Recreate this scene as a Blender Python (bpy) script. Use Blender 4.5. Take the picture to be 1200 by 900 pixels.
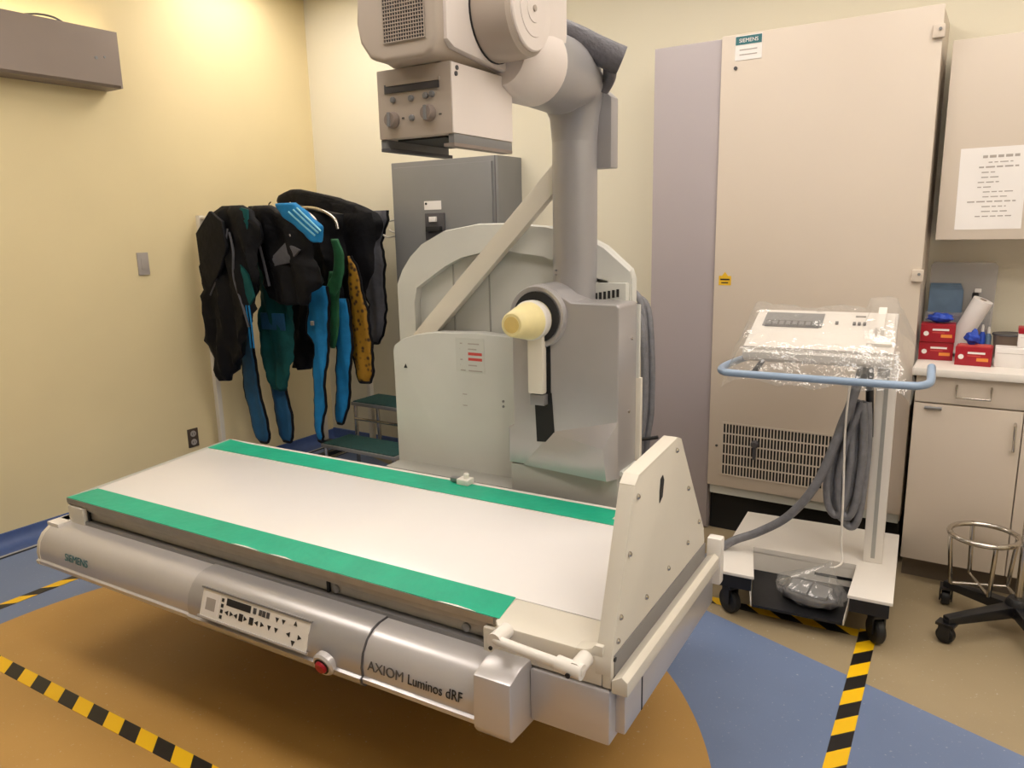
import bpy, bmesh, math, random
from mathutils import Vector, Matrix, Euler
random.seed(7)
for o in list(bpy.data.objects): bpy.data.objects.remove(o)
scene = bpy.context.scene
COL = scene.collection

# ------------------------------------------------------------------ camera
cam = bpy.data.cameras.new('camera'); cam_o = bpy.data.objects.new('camera', cam); COL.objects.link(cam_o)
cam.sensor_width = 36.0; cam.lens = 36.0*886.05/1200.0; cam.clip_start = 0.05
yaw, pitch, roll = math.radians(32.545), math.radians(11.773), math.radians(-1.2146)
fw = Vector((-math.sin(yaw)*math.cos(pitch), math.cos(yaw)*math.cos(pitch), -math.sin(pitch)))
rt = Vector((math.cos(yaw), math.sin(yaw), 0)); up = rt.cross(fw)
r2 = rt*math.cos(roll)+up*math.sin(roll); u2 = up*math.cos(roll)-rt*math.sin(roll)
m = Matrix((r2, u2, -fw)).transposed().to_4x4(); m.translation = (0, 0, 1.5)
cam_o.matrix_world = m
scene.camera = cam_o

# ------------------------------------------------------------------ world and exposure
w = bpy.data.worlds.new('world'); scene.world = w; w.use_nodes = True
w.node_tree.nodes['Background'].inputs[0].default_value = (1, .95, .88, 1)
w.node_tree.nodes['Background'].inputs[1].default_value = 0.05
scene.view_settings.view_transform = 'Standard'; scene.view_settings.look = 'None'
scene.view_settings.exposure = -0.17; scene.view_settings.gamma = 1.0
scene.view_settings.use_curve_mapping = False
CEIL_L = 9.0          # radiance of the ceiling lamps (diffusers)
UPLIGHT_L = 45.0      # tube in the wall uplight

# ------------------------------------------------------------------ materials
def srgb(c):
    if isinstance(c, str): c = tuple(int(c[i:i+2], 16)/255 for i in (0, 2, 4))
    return tuple((x/12.92 if x <= .04045 else ((x+.055)/1.055)**2.4) for x in c)+(1,)
def mat(name, c, rough=.5, metal=0., var=.06, scale=8., bump=0., bscale=60., coat=0., spec=.5):
    M = bpy.data.materials.new(name); M.use_nodes = True; nt = M.node_tree; N = nt.nodes; L = nt.links
    b = N['Principled BSDF']; b.inputs['Roughness'].default_value = rough; b.inputs['Metallic'].default_value = metal
    b.inputs['Coat Weight'].default_value = coat; b.inputs['Specular IOR Level'].default_value = spec
    col = srgb(c)
    tc = N.new('ShaderNodeTexCoord'); nz = N.new('ShaderNodeTexNoise'); nz.inputs['Scale'].default_value = scale
    nz.inputs['Detail'].default_value = 5; L.new(tc.outputs['Object'], nz.inputs['Vector'])
    rp = N.new('ShaderNodeValToRGB'); L.new(nz.outputs['Fac'], rp.inputs['Fac'])
    rp.color_ramp.elements[0].position = .3; rp.color_ramp.elements[1].position = .7
    rp.color_ramp.elements[0].color = tuple(x*(1-var) for x in col[:3])+(1,)
    rp.color_ramp.elements[1].color = tuple(min(1, x*(1+var)) for x in col[:3])+(1,)
    L.new(rp.outputs['Color'], b.inputs['Base Color'])
    if bump:
        n2 = N.new('ShaderNodeTexNoise'); n2.inputs['Scale'].default_value = bscale; L.new(tc.outputs['Object'], n2.inputs['Vector'])
        bp = N.new('ShaderNodeBump'); bp.inputs['Strength'].default_value = bump; bp.inputs['Distance'].default_value = .01
        L.new(n2.outputs['Fac'], bp.inputs['Height']); L.new(bp.outputs['Normal'], b.inputs['Normal'])
    return M
def emis(name, c, s):
    M = bpy.data.materials.new(name); M.use_nodes = True; b = M.node_tree.nodes['Principled BSDF']
    b.inputs['Base Color'].default_value = srgb(c); b.inputs['Emission Color'].default_value = srgb(c)
    b.inputs['Emission Strength'].default_value = s; return M
def film(name, c=(1, 1, 1), gloss=.25, rough=.12, bump=.6, bscale=25., haze=0.):
    M = bpy.data.materials.new(name); M.use_nodes = True; nt = M.node_tree; N = nt.nodes; L = nt.links
    for n in list(N): N.remove(n)
    out = N.new('ShaderNodeOutputMaterial'); tr = N.new('ShaderNodeBsdfTransparent'); tr.inputs[0].default_value = tuple(c)+(1,)
    gl = N.new('ShaderNodeBsdfGlossy'); gl.inputs['Roughness'].default_value = rough
    df = N.new('ShaderNodeBsdfDiffuse'); df.inputs[0].default_value = (.85, .84, .82, 1)
    tc = N.new('ShaderNodeTexCoord'); nz = N.new('ShaderNodeTexNoise'); nz.inputs['Scale'].default_value = bscale
    L.new(tc.outputs['Object'], nz.inputs['Vector'])
    bp = N.new('ShaderNodeBump'); bp.inputs['Strength'].default_value = bump; bp.inputs['Distance'].default_value = .02
    L.new(nz.outputs['Fac'], bp.inputs['Height']); L.new(bp.outputs['Normal'], gl.inputs['Normal'])
    m1 = N.new('ShaderNodeMixShader'); m1.inputs[0].default_value = haze; L.new(tr.outputs[0], m1.inputs[1]); L.new(df.outputs[0], m1.inputs[2])
    m2 = N.new('ShaderNodeMixShader'); m2.inputs[0].default_value = gloss; L.new(m1.outputs[0], m2.inputs[1]); L.new(gl.outputs[0], m2.inputs[2])
    L.new(m2.outputs[0], out.inputs[0]); return M

MT = dict(
 wall_yellow=mat('wall_yellow', 'E4D3A6', .65, var=.03, scale=1.5, bump=.05, bscale=200),
 wall_cream=mat('wall_cream', 'E2DBC6', .65, var=.02, scale=1.5, bump=.05, bscale=200),
 ceiling=mat('ceiling_white', 'E9E6DC', .8, var=.02),
 white=mat('painted_white', 'E6E0D8', .35, var=.025, scale=4),
 offwhite=mat('cabinet_offwhite', 'CFC2B3', .42, var=.02, scale=2),
 lavender=mat('panel_lavender', 'A9A0A2', .4, var=.02, scale=2),
 cream=mat('machine_cream', 'DBD4C6', .38, var=.03, scale=5),
 machine=mat('machine_white_grey', 'C9C9C3', .38, var=.03, scale=4),
 machine_dark=mat('machine_mid_grey', 'A5A49E', .42, var=.03, scale=4),
 taupe=mat('housing_shaded_taupe', 'B4A79A', .4, var=.03, scale=5),  # darker tube head tone, the shade of its front put into the colour
 pinkwhite=mat('housing_white', 'E2D8D2', .4, var=.02, scale=5),
 silver=mat('silver_paint', 'B4B1B2', .3, metal=.45, var=.03, scale=5),
 silver_light=mat('silver_light', 'C8C4C4', .28, metal=.35, var=.03, scale=5),
 silver_dark=mat('silver_dark', '8B898A', .33, metal=.45, var=.03, scale=5),
 column=mat('column_grey', 'A3A1A3', .33, metal=.25, var=.03, scale=3),
 table_top=mat('table_top_white', 'E4E0DE', .22, var=.015, scale=3),
 rail=mat('rail_alu', 'A8A195', .38, metal=.5, var=.06, scale=20),
 green=mat('green_tape', '10A582', .42, var=.10, scale=9, bump=.12, bscale=40),
 steel=mat('grey_steel', '818182', .42, metal=.2, var=.03, scale=4),
 fixture=mat('fixture_grey', '8C7F77', .45, metal=.2, var=.04, scale=4),
 chrome=mat('chrome', 'C2BCB4', .18, metal=1., var=.04),
 black=mat('black_plastic', '17171A', .4, var=.2, scale=30),
 blackmatte=mat('black_matte', '0E0D0E', .7, var=.2),
 darkgrey=mat('dark_grey', '4A484B', .5, var=.1, scale=20),
 hose=mat('hose_grey', '77777C', .5, var=.12, scale=40, bump=.3, bscale=120),
 sleeve=mat('hose_sleeve', '5C5A60', .55, var=.15, scale=30, bump=.4, bscale=70),
 cone=mat('cone_cream', 'EBDDA4', .4, var=.05, scale=20),
 conetip=mat('cone_tip', 'D8BE74', .5, var=.08, scale=20),
 blue_rail=mat('blue_rail', '8FA3BC', .3, var=.03),
 red=mat('red_card', 'A01626', .4, var=.08, scale=20),
 redlabel=mat('red_label', 'C84B45', .5),
 orange=mat('orange_print', 'E28A3A', .5),
 blueglove=mat('blue_glove', '2348B4', .5, var=.2, scale=30, bump=.4),
 paper=mat('paper', 'E9E4E0', .7, var=.02),
 ink=mat('ink', '55504E', .8),
 ink_black=mat('ink_black', '1D1C1E', .6),
 teal_label=mat('teal_label', '2F6B72', .5),
 yellow_label=mat('yellow_label', 'E2B526', .5),
 dteal=mat('tread_teal', '1F4A48', .75, var=.2, scale=60, bump=.5, bscale=200),
 f_black=mat('fabric_black', '101014', .6, var=.3, scale=9, bump=.7, bscale=16, spec=.18),
 f_grey=mat('fabric_grey', '55555B', .7, var=.25, scale=9, bump=.6, bscale=18, spec=.2),
 f_teal=mat('fabric_teal', '11494A', .75, var=.25, scale=9, bump=.6, bscale=18, spec=.2),
 f_blue=mat('fabric_blue', '1A76B0', .7, spec=.25, var=.15, scale=12, bump=.4, bscale=25),
 f_dblue=mat('fabric_deep_blue', '155078', .7, var=.2, scale=12, bump=.4, bscale=25),
 f_green=mat('fabric_green', '1A5A36', .7, var=.2, scale=12, bump=.4, bscale=25),
 f_trim=mat('fabric_trim', '7FC2D8', .6),
 lampoff=mat('socket_brown', '4A3E33', .5),
 switch=mat('switch_grey', 'A9A19A', .45),
 cove=mat('cove_blue', '44598A', .5, var=.08, scale=30),
 seam=mat('seam_strip', 'A9A8A6', .4),
 toe=mat('toe_kick', '6B5F52', .6),
 tan_bin=mat('bin_brown', '8A7A6C', .5, var=.1),
 rubber=mat('caster_rubber', '141416', .5),
 drapeblue=mat('wrap_blue', '6C86A2', .6, var=.15, scale=15),
 film=film('clear_film', gloss=.11, haze=.10, rough=.15, bump=.6),
 bag=film('clear_bag', gloss=.10, haze=.10, rough=.16, bscale=14, bump=.5),
 acrylic=film('acrylic', (.9, .9, .95), gloss=.10, rough=.05, bump=0., haze=.22),
)
def yellow_leopard():
    M = mat('fabric_yellow', 'B88A22', .7, bump=.4, bscale=25); nt = M.node_tree; N = nt.nodes; L = nt.links
    v = N.new('ShaderNodeTexVoronoi'); v.inputs['Scale'].default_value = 30; tc = N.new('ShaderNodeTexCoord'); L.new(tc.outputs['Object'], v.inputs['Vector'])
    rp = N.new('ShaderNodeValToRGB'); L.new(v.outputs['Distance'], rp.inputs['Fac'])
    rp.color_ramp.elements[0].position = .2; rp.color_ramp.elements[0].color = srgb('3A2408')
    rp.color_ramp.elements[1].position = .45; rp.color_ramp.elements[1].color = srgb('9A7010')
    L.new(rp.outputs['Color'], N['Principled BSDF'].inputs['Base Color']); return M
MT['f_yellow'] = yellow_leopard()
def math_n(nt, op, a, b=None, c=None):
    n = nt.nodes.new('ShaderNodeMath'); n.operation = op
    for i, x in enumerate((a, b, c)):
        if x is None: continue
        if isinstance(x, (int, float)): n.inputs[i].default_value = x
        else: nt.links.new(x, n.inputs[i])
    return n.outputs[0]
def floor_mat():
    M = bpy.data.materials.new('vinyl_floor'); M.use_nodes = True; nt = M.node_tree; N = nt.nodes; L = nt.links; b = N['Principled BSDF']
    tc = N.new('ShaderNodeTexCoord'); sp = N.new('ShaderNodeSeparateXYZ'); L.new(tc.outputs['Object'], sp.inputs[0])
    X, Y = sp.outputs[0], sp.outputs[1]
    dx = math_n(nt, 'SUBTRACT', X, -1.804); dy = math_n(nt, 'SUBTRACT', Y, 1.238)
    d2 = math_n(nt, 'ADD', math_n(nt, 'MULTIPLY', dx, dx), math_n(nt, 'MULTIPLY', dy, dy))
    inside = math_n(nt, 'LESS_THAN', d2, 1.40**2)
    blue = math_n(nt, 'LESS_THAN', math_n(nt, 'ADD', Y, math_n(nt, 'MULTIPLY', X, .348)), 2.417)
    m1 = N.new('ShaderNodeMix'); m1.data_type = 'RGBA'; L.new(blue, m1.inputs[0]); m1.inputs[6].default_value = srgb('A39274'); m1.inputs[7].default_value = srgb('7182A4')
    m2 = N.new('ShaderNodeMix'); m2.data_type = 'RGBA'; L.new(inside, m2.inputs[0]); L.new(m1.outputs[2], m2.inputs[6]); m2.inputs[7].default_value = srgb('BE9350')
    # flecks of the vinyl
    nz = N.new('ShaderNodeTexNoise'); nz.inputs['Scale'].default_value = 90; nz.inputs['Detail'].default_value = 3; L.new(tc.outputs['Object'], nz.inputs['Vector'])
    rp = N.new('ShaderNodeValToRGB'); L.new(nz.outputs['Fac'], rp.inputs['Fac'])
    rp.color_ramp.elements[0].position = .66; rp.color_ramp.elements[0].color = (0, 0, 0, 1); rp.color_ramp.elements[1].position = .74; rp.color_ramp.elements[1].color = (.35, .35, .35, 1)
    m3 = N.new('ShaderNodeMix'); m3.data_type = 'RGBA'; L.new(rp.outputs['Color'], m3.inputs[0]); L.new(m2.outputs[2], m3.inputs[6]); m3.inputs[7].default_value = (.75, .75, .72, 1)
    n2 = N.new('ShaderNodeTexNoise'); n2.inputs['Scale'].default_value = 2.5; n2.inputs['Detail'].default_value = 6; L.new(tc.outputs['Object'], n2.inputs['Vector'])
    r2_ = N.new('ShaderNodeValToRGB'); L.new(n2.outputs['Fac'], r2_.inputs['Fac']); r2_.color_ramp.elements[0].position = .3; r2_.color_ramp.elements[0].color = (.88, .88, .88, 1); r2_.color_ramp.elements[1].position = .7
    m4 = N.new('ShaderNodeMix'); m4.data_type = 'RGBA'; m4.blend_type = 'MULTIPLY'; m4.inputs[0].default_value = 1; L.new(m3.outputs[2], m4.inputs[6]); L.new(r2_.outputs['Color'], m4.inputs[7])
    L.new(m4.outputs[2], b.inputs['Base Color']); b.inputs['Roughness'].default_value = .38
    return M
MT['floor'] = floor_mat()
def tape_mat(axis, period, skew, ph=0., half=.5):
    M = bpy.data.materials.new('hazard_tape'); M.use_nodes = True; nt = M.node_tree; N = nt.nodes; L = nt.links; b = N['Principled BSDF']
    tc = N.new('ShaderNodeTexCoord'); sp = N.new('ShaderNodeSeparateXYZ'); L.new(tc.outputs['Object'], sp.inputs[0])
    A, B = sp.outputs[axis], sp.outputs[1-axis]
    t = math_n(nt, 'ADD', math_n(nt, 'DIVIDE', math_n(nt, 'ADD', A, math_n(nt, 'MULTIPLY', B, skew)), period), ph)
    k = math_n(nt, 'LESS_THAN', math_n(nt, 'FRACT', t), half)
    m1 = N.new('ShaderNodeMix'); m1.data_type = 'RGBA'; L.new(k, m1.inputs[0]); m1.inputs[6].default_value = srgb('F3C012'); m1.inputs[7].default_value = srgb('1E1A18')
    L.new(m1.outputs[2], b.inputs['Base Color']); b.inputs['Roughness'].default_value = .4; return M

# ------------------------------------------------------------------ mesh helpers
def link(o, parent=None):
    COL.objects.link(o)
    if parent: o.parent = parent
    return o
def new(name, vs, fs, m, parent=None, smooth=35, bevel=0., seg=2):
    me = bpy.data.meshes.new(name); me.from_pydata([tuple(v) for v in vs], [], fs); me.update()
    bm = bmesh.new(); bm.from_mesh(me); bmesh.ops.remove_doubles(bm, verts=bm.verts, dist=1e-6); bmesh.ops.recalc_face_normals(bm, faces=bm.faces)
    if bevel:
        es = [e for e in bm.edges if len(e.link_faces) == 2 and e.calc_face_angle(0) > math.radians(28)]
        bmesh.ops.bevel(bm, geom=es, offset=bevel, segments=seg, profile=.6, affect='EDGES', clamp_overlap=True)
    bm.to_mesh(me); bm.free()
    if isinstance(m, str): m = MT[m]
    me.materials.append(m)
    if smooth:
        for p in me.polygons: p.use_smooth = True
        me.set_sharp_from_angle(angle=math.radians(smooth))
    return link(bpy.data.objects.new(name, me), parent)
def boxg(lo, hi):
    x0, y0, z0 = lo; x1, y1, z1 = hi
    vs = [(x0,y0,z0),(x1,y0,z0),(x1,y1,z0),(x0,y1,z0),(x0,y0,z1),(x1,y0,z1),(x1,y1,z1),(x0,y1,z1)]
    return vs, [(0,3,2,1),(4,5,6,7),(0,1,5,4),(1,2,6,5),(2,3,7,6),(3,0,4,7)]
def box(name, lo, hi, m, parent=None, bevel=0., seg=2):
    v, f = boxg(lo, hi); return new(name, v, f, m, parent, bevel=bevel, seg=seg)
def merge(parts):
    V, F = [], []
    for v, f in parts:
        n = len(V); V += list(v); F += [tuple(i+n for i in q) for q in f]
    return V, F
def prismg(pts, ax, a, b):
    def P(p, t): return (t, p[0], p[1]) if ax == 0 else ((p[0], t, p[1]) if ax == 1 else (p[0], p[1], t))
    n = len(pts); vs = [P(p, a) for p in pts]+[P(p, b) for p in pts]
    return vs, [tuple(range(n)), tuple(range(2*n-1, n-1, -1))]+[(i, (i+1) % n, n+(i+1) % n, n+i) for i in range(n)]
def prism(name, pts, ax, a, b, m, parent=None, bevel=0., seg=2, smooth=35):
    v, f = prismg(pts, ax, a, b); return new(name, v, f, m, parent, bevel=bevel, seg=seg, smooth=smooth)
def tubeg(pts, r, n=10, closed=False):
    P = [Vector(p) for p in pts]; R = r if isinstance(r, (list, tuple)) else [r]*len(P)
    vs, fs = [], []; k = len(P); prev = None
    for i, p in enumerate(P):
        a = P[i-1] if (i > 0 or closed) else P[i]; b = P[(i+1) % k] if (i < k-1 or closed) else P[i]
        t = (b-a); t = t.normalized() if t.length > 1e-9 else Vector((0, 0, 1))
        if prev is None:
            q = Vector((0, 0, 1)) if abs(t.z) < .9 else Vector((1, 0, 0)); nx = t.cross(q).normalized()
        else:
            nx = (prev-t*prev.dot(t)).normalized()
        prev = nx; ny = t.cross(nx)
        for j in range(n):
            th = 2*math.pi*j/n; vs.append(p+(nx*math.cos(th)+ny*math.sin(th))*R[i])
    for i in range(k if closed else k-1):
        i2 = (i+1) % k
        for j in range(n): fs.append((i*n+j, i*n+(j+1) % n, i2*n+(j+1) % n, i2*n+j))
    if not closed: fs += [tuple(range(n))[::-1], tuple(range((k-1)*n, k*n))]
    return vs, fs
def tube(name, pts, r, m, parent=None, n=10, closed=False):
    v, f = tubeg(pts, r, n, closed); return new(name, v, f, m, parent, smooth=50)
def spline(pts, n=8):
    P = [Vector(p) for p in pts]; out = []
    for i in range(len(P)-1):
        p0, p1, p2, p3 = P[max(i-1, 0)], P[i], P[i+1], P[min(i+2, len(P)-1)]
        for j in range(n):
            t = j/n; out.append(.5*((2*p1)+(p2-p0)*t+(2*p0-5*p1+4*p2-p3)*t*t+(3*p1-p0-3*p2+p3)*t**3))
    out.append(P[-1]); return out
def latheg(prof, c, ax, n=28):
    c = Vector(c); vs, fs = [], []; k = len(prof)
    for r, h in prof:
        for j in range(n):
            a = 2*math.pi*j/n; x, y = r*math.cos(a), r*math.sin(a)
            vs.append(c+Vector({0: (h, x, y), 1: (x, h, y), 2: (x, y, h)}[ax]))
    for i in range(k-1):
        for j in range(n): fs.append((i*n+j, i*n+(j+1) % n, (i+1)*n+(j+1) % n, (i+1)*n+j))
    fs += [tuple(range(n)), tuple(range((k-1)*n, k*n))]
    return vs, fs
def lathe(name, prof, c, ax, m, parent=None, n=28, smooth=35):
    v, f = latheg(prof, c, ax, n); return new(name, v, f, m, parent, smooth=smooth)
def text(name, s, size, m, parent, loc, rot, depth=.0006, align='LEFT', sx=1., shear=0.):
    cu = bpy.data.curves.new(name, 'FONT'); cu.body = s; cu.size = size; cu.extrude = depth; cu.align_x = align; cu.shear = shear
    tmp = bpy.data.objects.new(name+'_src', cu); COL.objects.link(tmp)
    dg = bpy.context.evaluated_depsgraph_get(); me = bpy.data.meshes.new_from_object(tmp.evaluated_get(dg))
    bpy.data.objects.remove(tmp); me.materials.clear(); me.materials.append(MT[m] if isinstance(m, str) else m)
    o = bpy.data.objects.new(name, me); link(o, parent); o.location = loc; o.rotation_euler = rot; o.scale = (sx, 1, 1); return o
def tag(o, label, cat, group=None):
    o['label'] = label; o['category'] = cat
    if group: o['group'] = group
    return o
def thing(name, label, cat, loc=(0, 0, 0), rz=0., group=None):
    o = bpy.data.objects.new(name, None); o.empty_display_size = .1; link(o); o.location = loc; o.rotation_euler = (0, 0, rz)
    return tag(o, label, cat, group)
def struct(o, label=None):
    o['kind'] = 'structure'
    if label: o['label'] = label
    return o
def arc(cx, cy, r, a0, a1, n):
    return [(cx+r*math.cos(math.radians(a0+(a1-a0)*i/n)), cy+r*math.sin(math.radians(a0+(a1-a0)*i/n))) for i in range(n+1)]

# ------------------------------------------------------------------ room shell
XL, XR, YF, YB, ZC = -4.03, 1.9, -2.4, 3.85, 3.0
struct(box('floor', (XL-.1, YF-.1, -.08), (XR+.1, YB+.1, 0), 'floor'), 'vinyl floor with orange disc and blue band')
struct(box('ceiling', (XL-.1, YF-.1, ZC), (XR+.1, YB+.1, ZC+.08), 'ceiling'))
struct(box('wall_left', (XL-.1, YF, 0), (XL, YB, ZC), 'wall_yellow'), 'pale yellow painted wall')
struct(box('wall_back', (XL-.1, YB, 0), (XR+.1, YB+.1, ZC), 'wall_cream'), 'cream painted wall')
struct(box('wall_right', (XR, YF, 0), (XR+.1, YB, ZC), 'wall_cream'))
struct(box('wall_front', (XL-.1, YF-.1, 0), (XR+.1, YF, ZC), 'wall_cream'))
# flash-coved skirting: the sheet vinyl turns up the wall
cv = [(XL, 0), (XL+.13, 0), (XL+.13, .0015)]+[(XL+.06-.052*math.sin(math.radians(a)), .054-.052*math.cos(math.radians(a))) for a in (5, 25, 45, 65, 85)]+[(XL+.006, .064), (XL, .067)]  # foot widened to the seam, its dark blue standing in for shade
struct(prism('baseboard_left', cv, 1, YF, YB, 'cove'), 'dark blue coved skirting')
struct(prism('baseboard_back', [(YB, 0), (YB-.05, 0), (YB-.025, .012), (YB-.01, .05), (YB-.006, .07), (YB, .075)], 0, XL, -1.44, 'cove'))
struct(box('trim_1', (XL+.13, YF, 0), (XL+.145, YB, .004), 'seam'), 'pale metal seam strip along the skirting')
struct(box('trim_2', (XL+.1455, YF, 0), (XL+.158, YB, .003), 'ink_black'), 'thin dark joint beside the seam strip')
# ceiling lamps
n = 0
for (x, y) in ((-3.3, 3.15), (-1.5, 2.65), (.1, 2.65), (-3.1, 1.0), (-1.4, 1.0), (.3, 1.0), (1.25, 1.9), (1.25, .2)):
    t = thing('ceiling_light', 'recessed rectangular ceiling light with white diffuser', 'ceiling light', (x, y, ZC-.03), group='ceiling lights')
    fr = merge([boxg((-.62, -.32, 0), (.62, -.30, .03)), boxg((-.62, .30, 0), (.62, .32, .03)), boxg((-.62, -.30, 0), (-.60, .30, .03)), boxg((.60, -.30, 0), (.62, .30, .03))])
    new('frame', *fr, 'ceiling', t, smooth=0)
    if n == 0: MT['diffuser'] = emis('diffuser', (1, .965, .93), CEIL_L)
    box('diffuser', (-.598, -.298, .008), (.598, .298, .025), 'diffuser', t); n += 1
# wall uplight
t = thing('wall_uplight', 'grey metal wall uplight box high on the yellow wall', 'wall light', (XL, 1.6, 2.236))
prism('housing', [(0, 0), (.13, .0), (.145, .012), (.145, .270), (.137, .270), (.137, .02), (.0, .02)], 1, -.9, .815, 'fixture', t)
new('end_cap', *prismg([(0, 0), (.145, 0), (.145, .270), (0, .270)], 1, .815, .824), 'fixture', t)
tube('lamp_tube', [(.07, -.85, .10), (.07, .78, .10)], .014, emis('uplight_tube', (1, .96, .85), UPLIGHT_L), t)
lathe('screw', [(.006, 0), (.006, .003)], (.145, .745, .14), 0, 'steel', t, n=12)
lathe('screw', [(.008, 0), (.008, .003)], (.145, .70, .13), 0, 'steel', t, n=12)
tube('wire', spline([(.12, .38, .268), (.13, .45, .283), (.13, .52, .284), (.12, .58, .268)]), .005, 'darkgrey', t, n=6)
# switch plate and socket on the left wall
t = thing('wall_switch', 'plain grey switch plate on the yellow wall', 'switch', (XL, 2.508, 1.338))
box('plate', (0, -.033, -.062), (.007, .033, .062), 'switch', t, bevel=.002); box('rocker', (.007, -.014, -.03), (.010, .014, .03), 'switch', t, bevel=.001)
t = thing('wall_socket', 'dark brown duplex power socket low on the yellow wall', 'socket', (XL, 2.697, .283))
box('plate', (0, -.035, -.057), (.006, .035, .057), 'lampoff', t, bevel=.002)
for z in (-.026, .026):
    s = lathe('outlet', [(.019, 0), (.019, .003)], (.006, 0, z), 0, 'switch', t, n=16)
    for y in (-.007, .007): box('slot', (.009, y-.0015, z-.006), (.0095, y+.0015, z+.006), 'ink_black', s)

# ------------------------------------------------------------------ floor tape
def tape(pts, m, label):
    o = prism('hazard_tape', pts, 2, .0003, .0016, m); tag(o, label, 'floor tape', 'hazard tape around the table'); return o
tape([(-3.5, 1.032), (-1.4, 1.092), (-1.4, 1.146), (-3.5, 1.086)], tape_mat(0, .172, 1., .22), 'yellow and black tape strip crossing the orange floor in front of the table')
tape([(-3.385, 1.14), (-3.335, 1.14), (-3.335, 2.8), (-3.385, 2.8)], tape_mat(1, .172, -1., .35), 'yellow and black tape strip on blue floor near the yellow wall')
tape([(-.262, 1.3), (-.204, 1.3), (-.247, 2.862), (-.305, 2.862)], tape_mat(1, .172, -1.1, .09), 'yellow and black tape strip running across the blue floor by the cart')
tape([(-1.0, 2.772), (-.306, 2.798), (-.306, 2.850), (-1.0, 2.824)], tape_mat(0, .172, 1.2, .9), 'yellow and black tape strip under the front of the white cart')

# ------------------------------------------------------------------ examination table
A2 = math.radians(2)
T = thing('examination_table', 'long white x-ray examination table with green taped edges and silver front panel', 'x-ray table', (-2.734, 1.318, 0), A2)
skl = lambda v: -.10*v/.777
top = prism('table_top', [(skl(.107), .107), (2.045, .107), (2.045, .654), (skl(.654), .654)], 2, .556, .578, 'table_top', T, bevel=.002)
prism('front_border', [(0, 0), (1.805, 0), (1.79, .1065), (skl(.107), .1065)], 2, .556, .579, 'cream', T, bevel=.002)
prism('front_green_tape', [(-.012, -.004), (1.806, -.004), (1.788, .106), (-.004, .106)], 2, .579, .5805, 'green', T)
prism('front_edge_trim', [(-.012, -.006), (1.79, -.006), (1.79, -.001), (-.012, -.001)], 2, .560, .5785, 'rail', T)
for k, (a, b) in enumerate(((.86, .98), (1.02, 1.12), (1.62, 1.74))): prism('tape_scuff', [(a, -.0045), (b, -.0045), (b-.02, -.001), (a+.06, .0025), (a+.02, 0)], 2, .5805, .5809, 'white', T, smooth=0)
prism('rear_border', [(skl(.6545), .6545), (2.045, .6545), (2.045, .80), (skl(.80), .80)], 2, .556, .579, 'white', T, bevel=.002)
prism('rear_green_tape', [(skl(.655), .655), (1.85, .655), (1.81, .735), (1.79, .777), (.03, .777), (-.10, .79)], 2, .579, .5805, 'green', T)
box('rear_tape_patch', (1.80, .70, .579), (2.0, .785, .5815), 'cream', T)
prism('edge_strip', [(-.02, .0), (0, 0), (skl(.8), .8), (skl(.8)-.02, .8)], 2, .552, .578, 'machine_dark', T)
# rails below the top
box('top_rail', (.0, .004, .540), (1.80, .03, .556), 'rail', T, bevel=.002)
box('accessory_rail', (.02, .012, .508), (1.79, .03, .538), 'rail', T, bevel=.003)
box('lower_rail', (.03, -.005, .478), (1.79, .03, .505), 'silver_dark', T, bevel=.003)
box('rail_end_block', (-.005, -.01, .485), (.085, .05, .553), 'cream', T, bevel=.003)
box('rail_slot', (.09, .003, .500), (.098, .012, .545), 'blackmatte', T)
for u in (1.265, 1.70):
    lathe('rail_lock', [(.012, 0), (.012, -.006), (.009, -.008)], (u, .012, .522), 1, 'silver_dark', T, n=16)
box('rail_stop', (1.235, .003, .508), (1.242, .012, .54), 'blackmatte', T)
box('rear_rail', (-.02, .80, .50), (2.0, .825, .565), 'white', T, bevel=.003)
box('body_tray', (.0, .03, .38), (2.04, .79, .552), 'machine_dark', T, bevel=.004)
box('left_end_panel', (-.055, -.02, .40), (-.0, .80, .50), 'cream', T, bevel=.004)
box('left_end_ledge', (-.06, -.06, .485), (.01, .03, .50), 'white', T, bevel=.002)
# silver front panel
prof = [(0, .492), (-.035, .492), (-.062, .486), (-.086, .470), (-.104, .442), (-.112, .405), (-.110, .381), (-.118, .377), (-.116, .364), (-.102, .352), (0, .346)]
fp = prism('front_panel', prof, 0, -.035, 1.805, 'silver_light', T, smooth=40)
big = [(v-.0045 if v < 0 else v, z+(.004 if z > .47 else (-.004 if z < .36 else 0))) for v, z in prof]
prism('panel_seam', [(v*1.004, z) for v, z in big], 0, 1.455, 1.459, 'darkgrey', T, smooth=40)
prism('control_collar', big, 0, .775, 1.455, 'silver', T, smooth=40)
prism('panel_end_left', [(v*1.01-.001, z) for v, z in prof], 0, -.05, -.035, 'cream', T)
prism('panel_end_block', [(.04, .515), (-.075, .515), (-.125, .50), (-.13, .37), (-.12, .352), (.04, .345)], 0, 1.806, 1.905, 'silver_light', T, bevel=.006)
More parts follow.
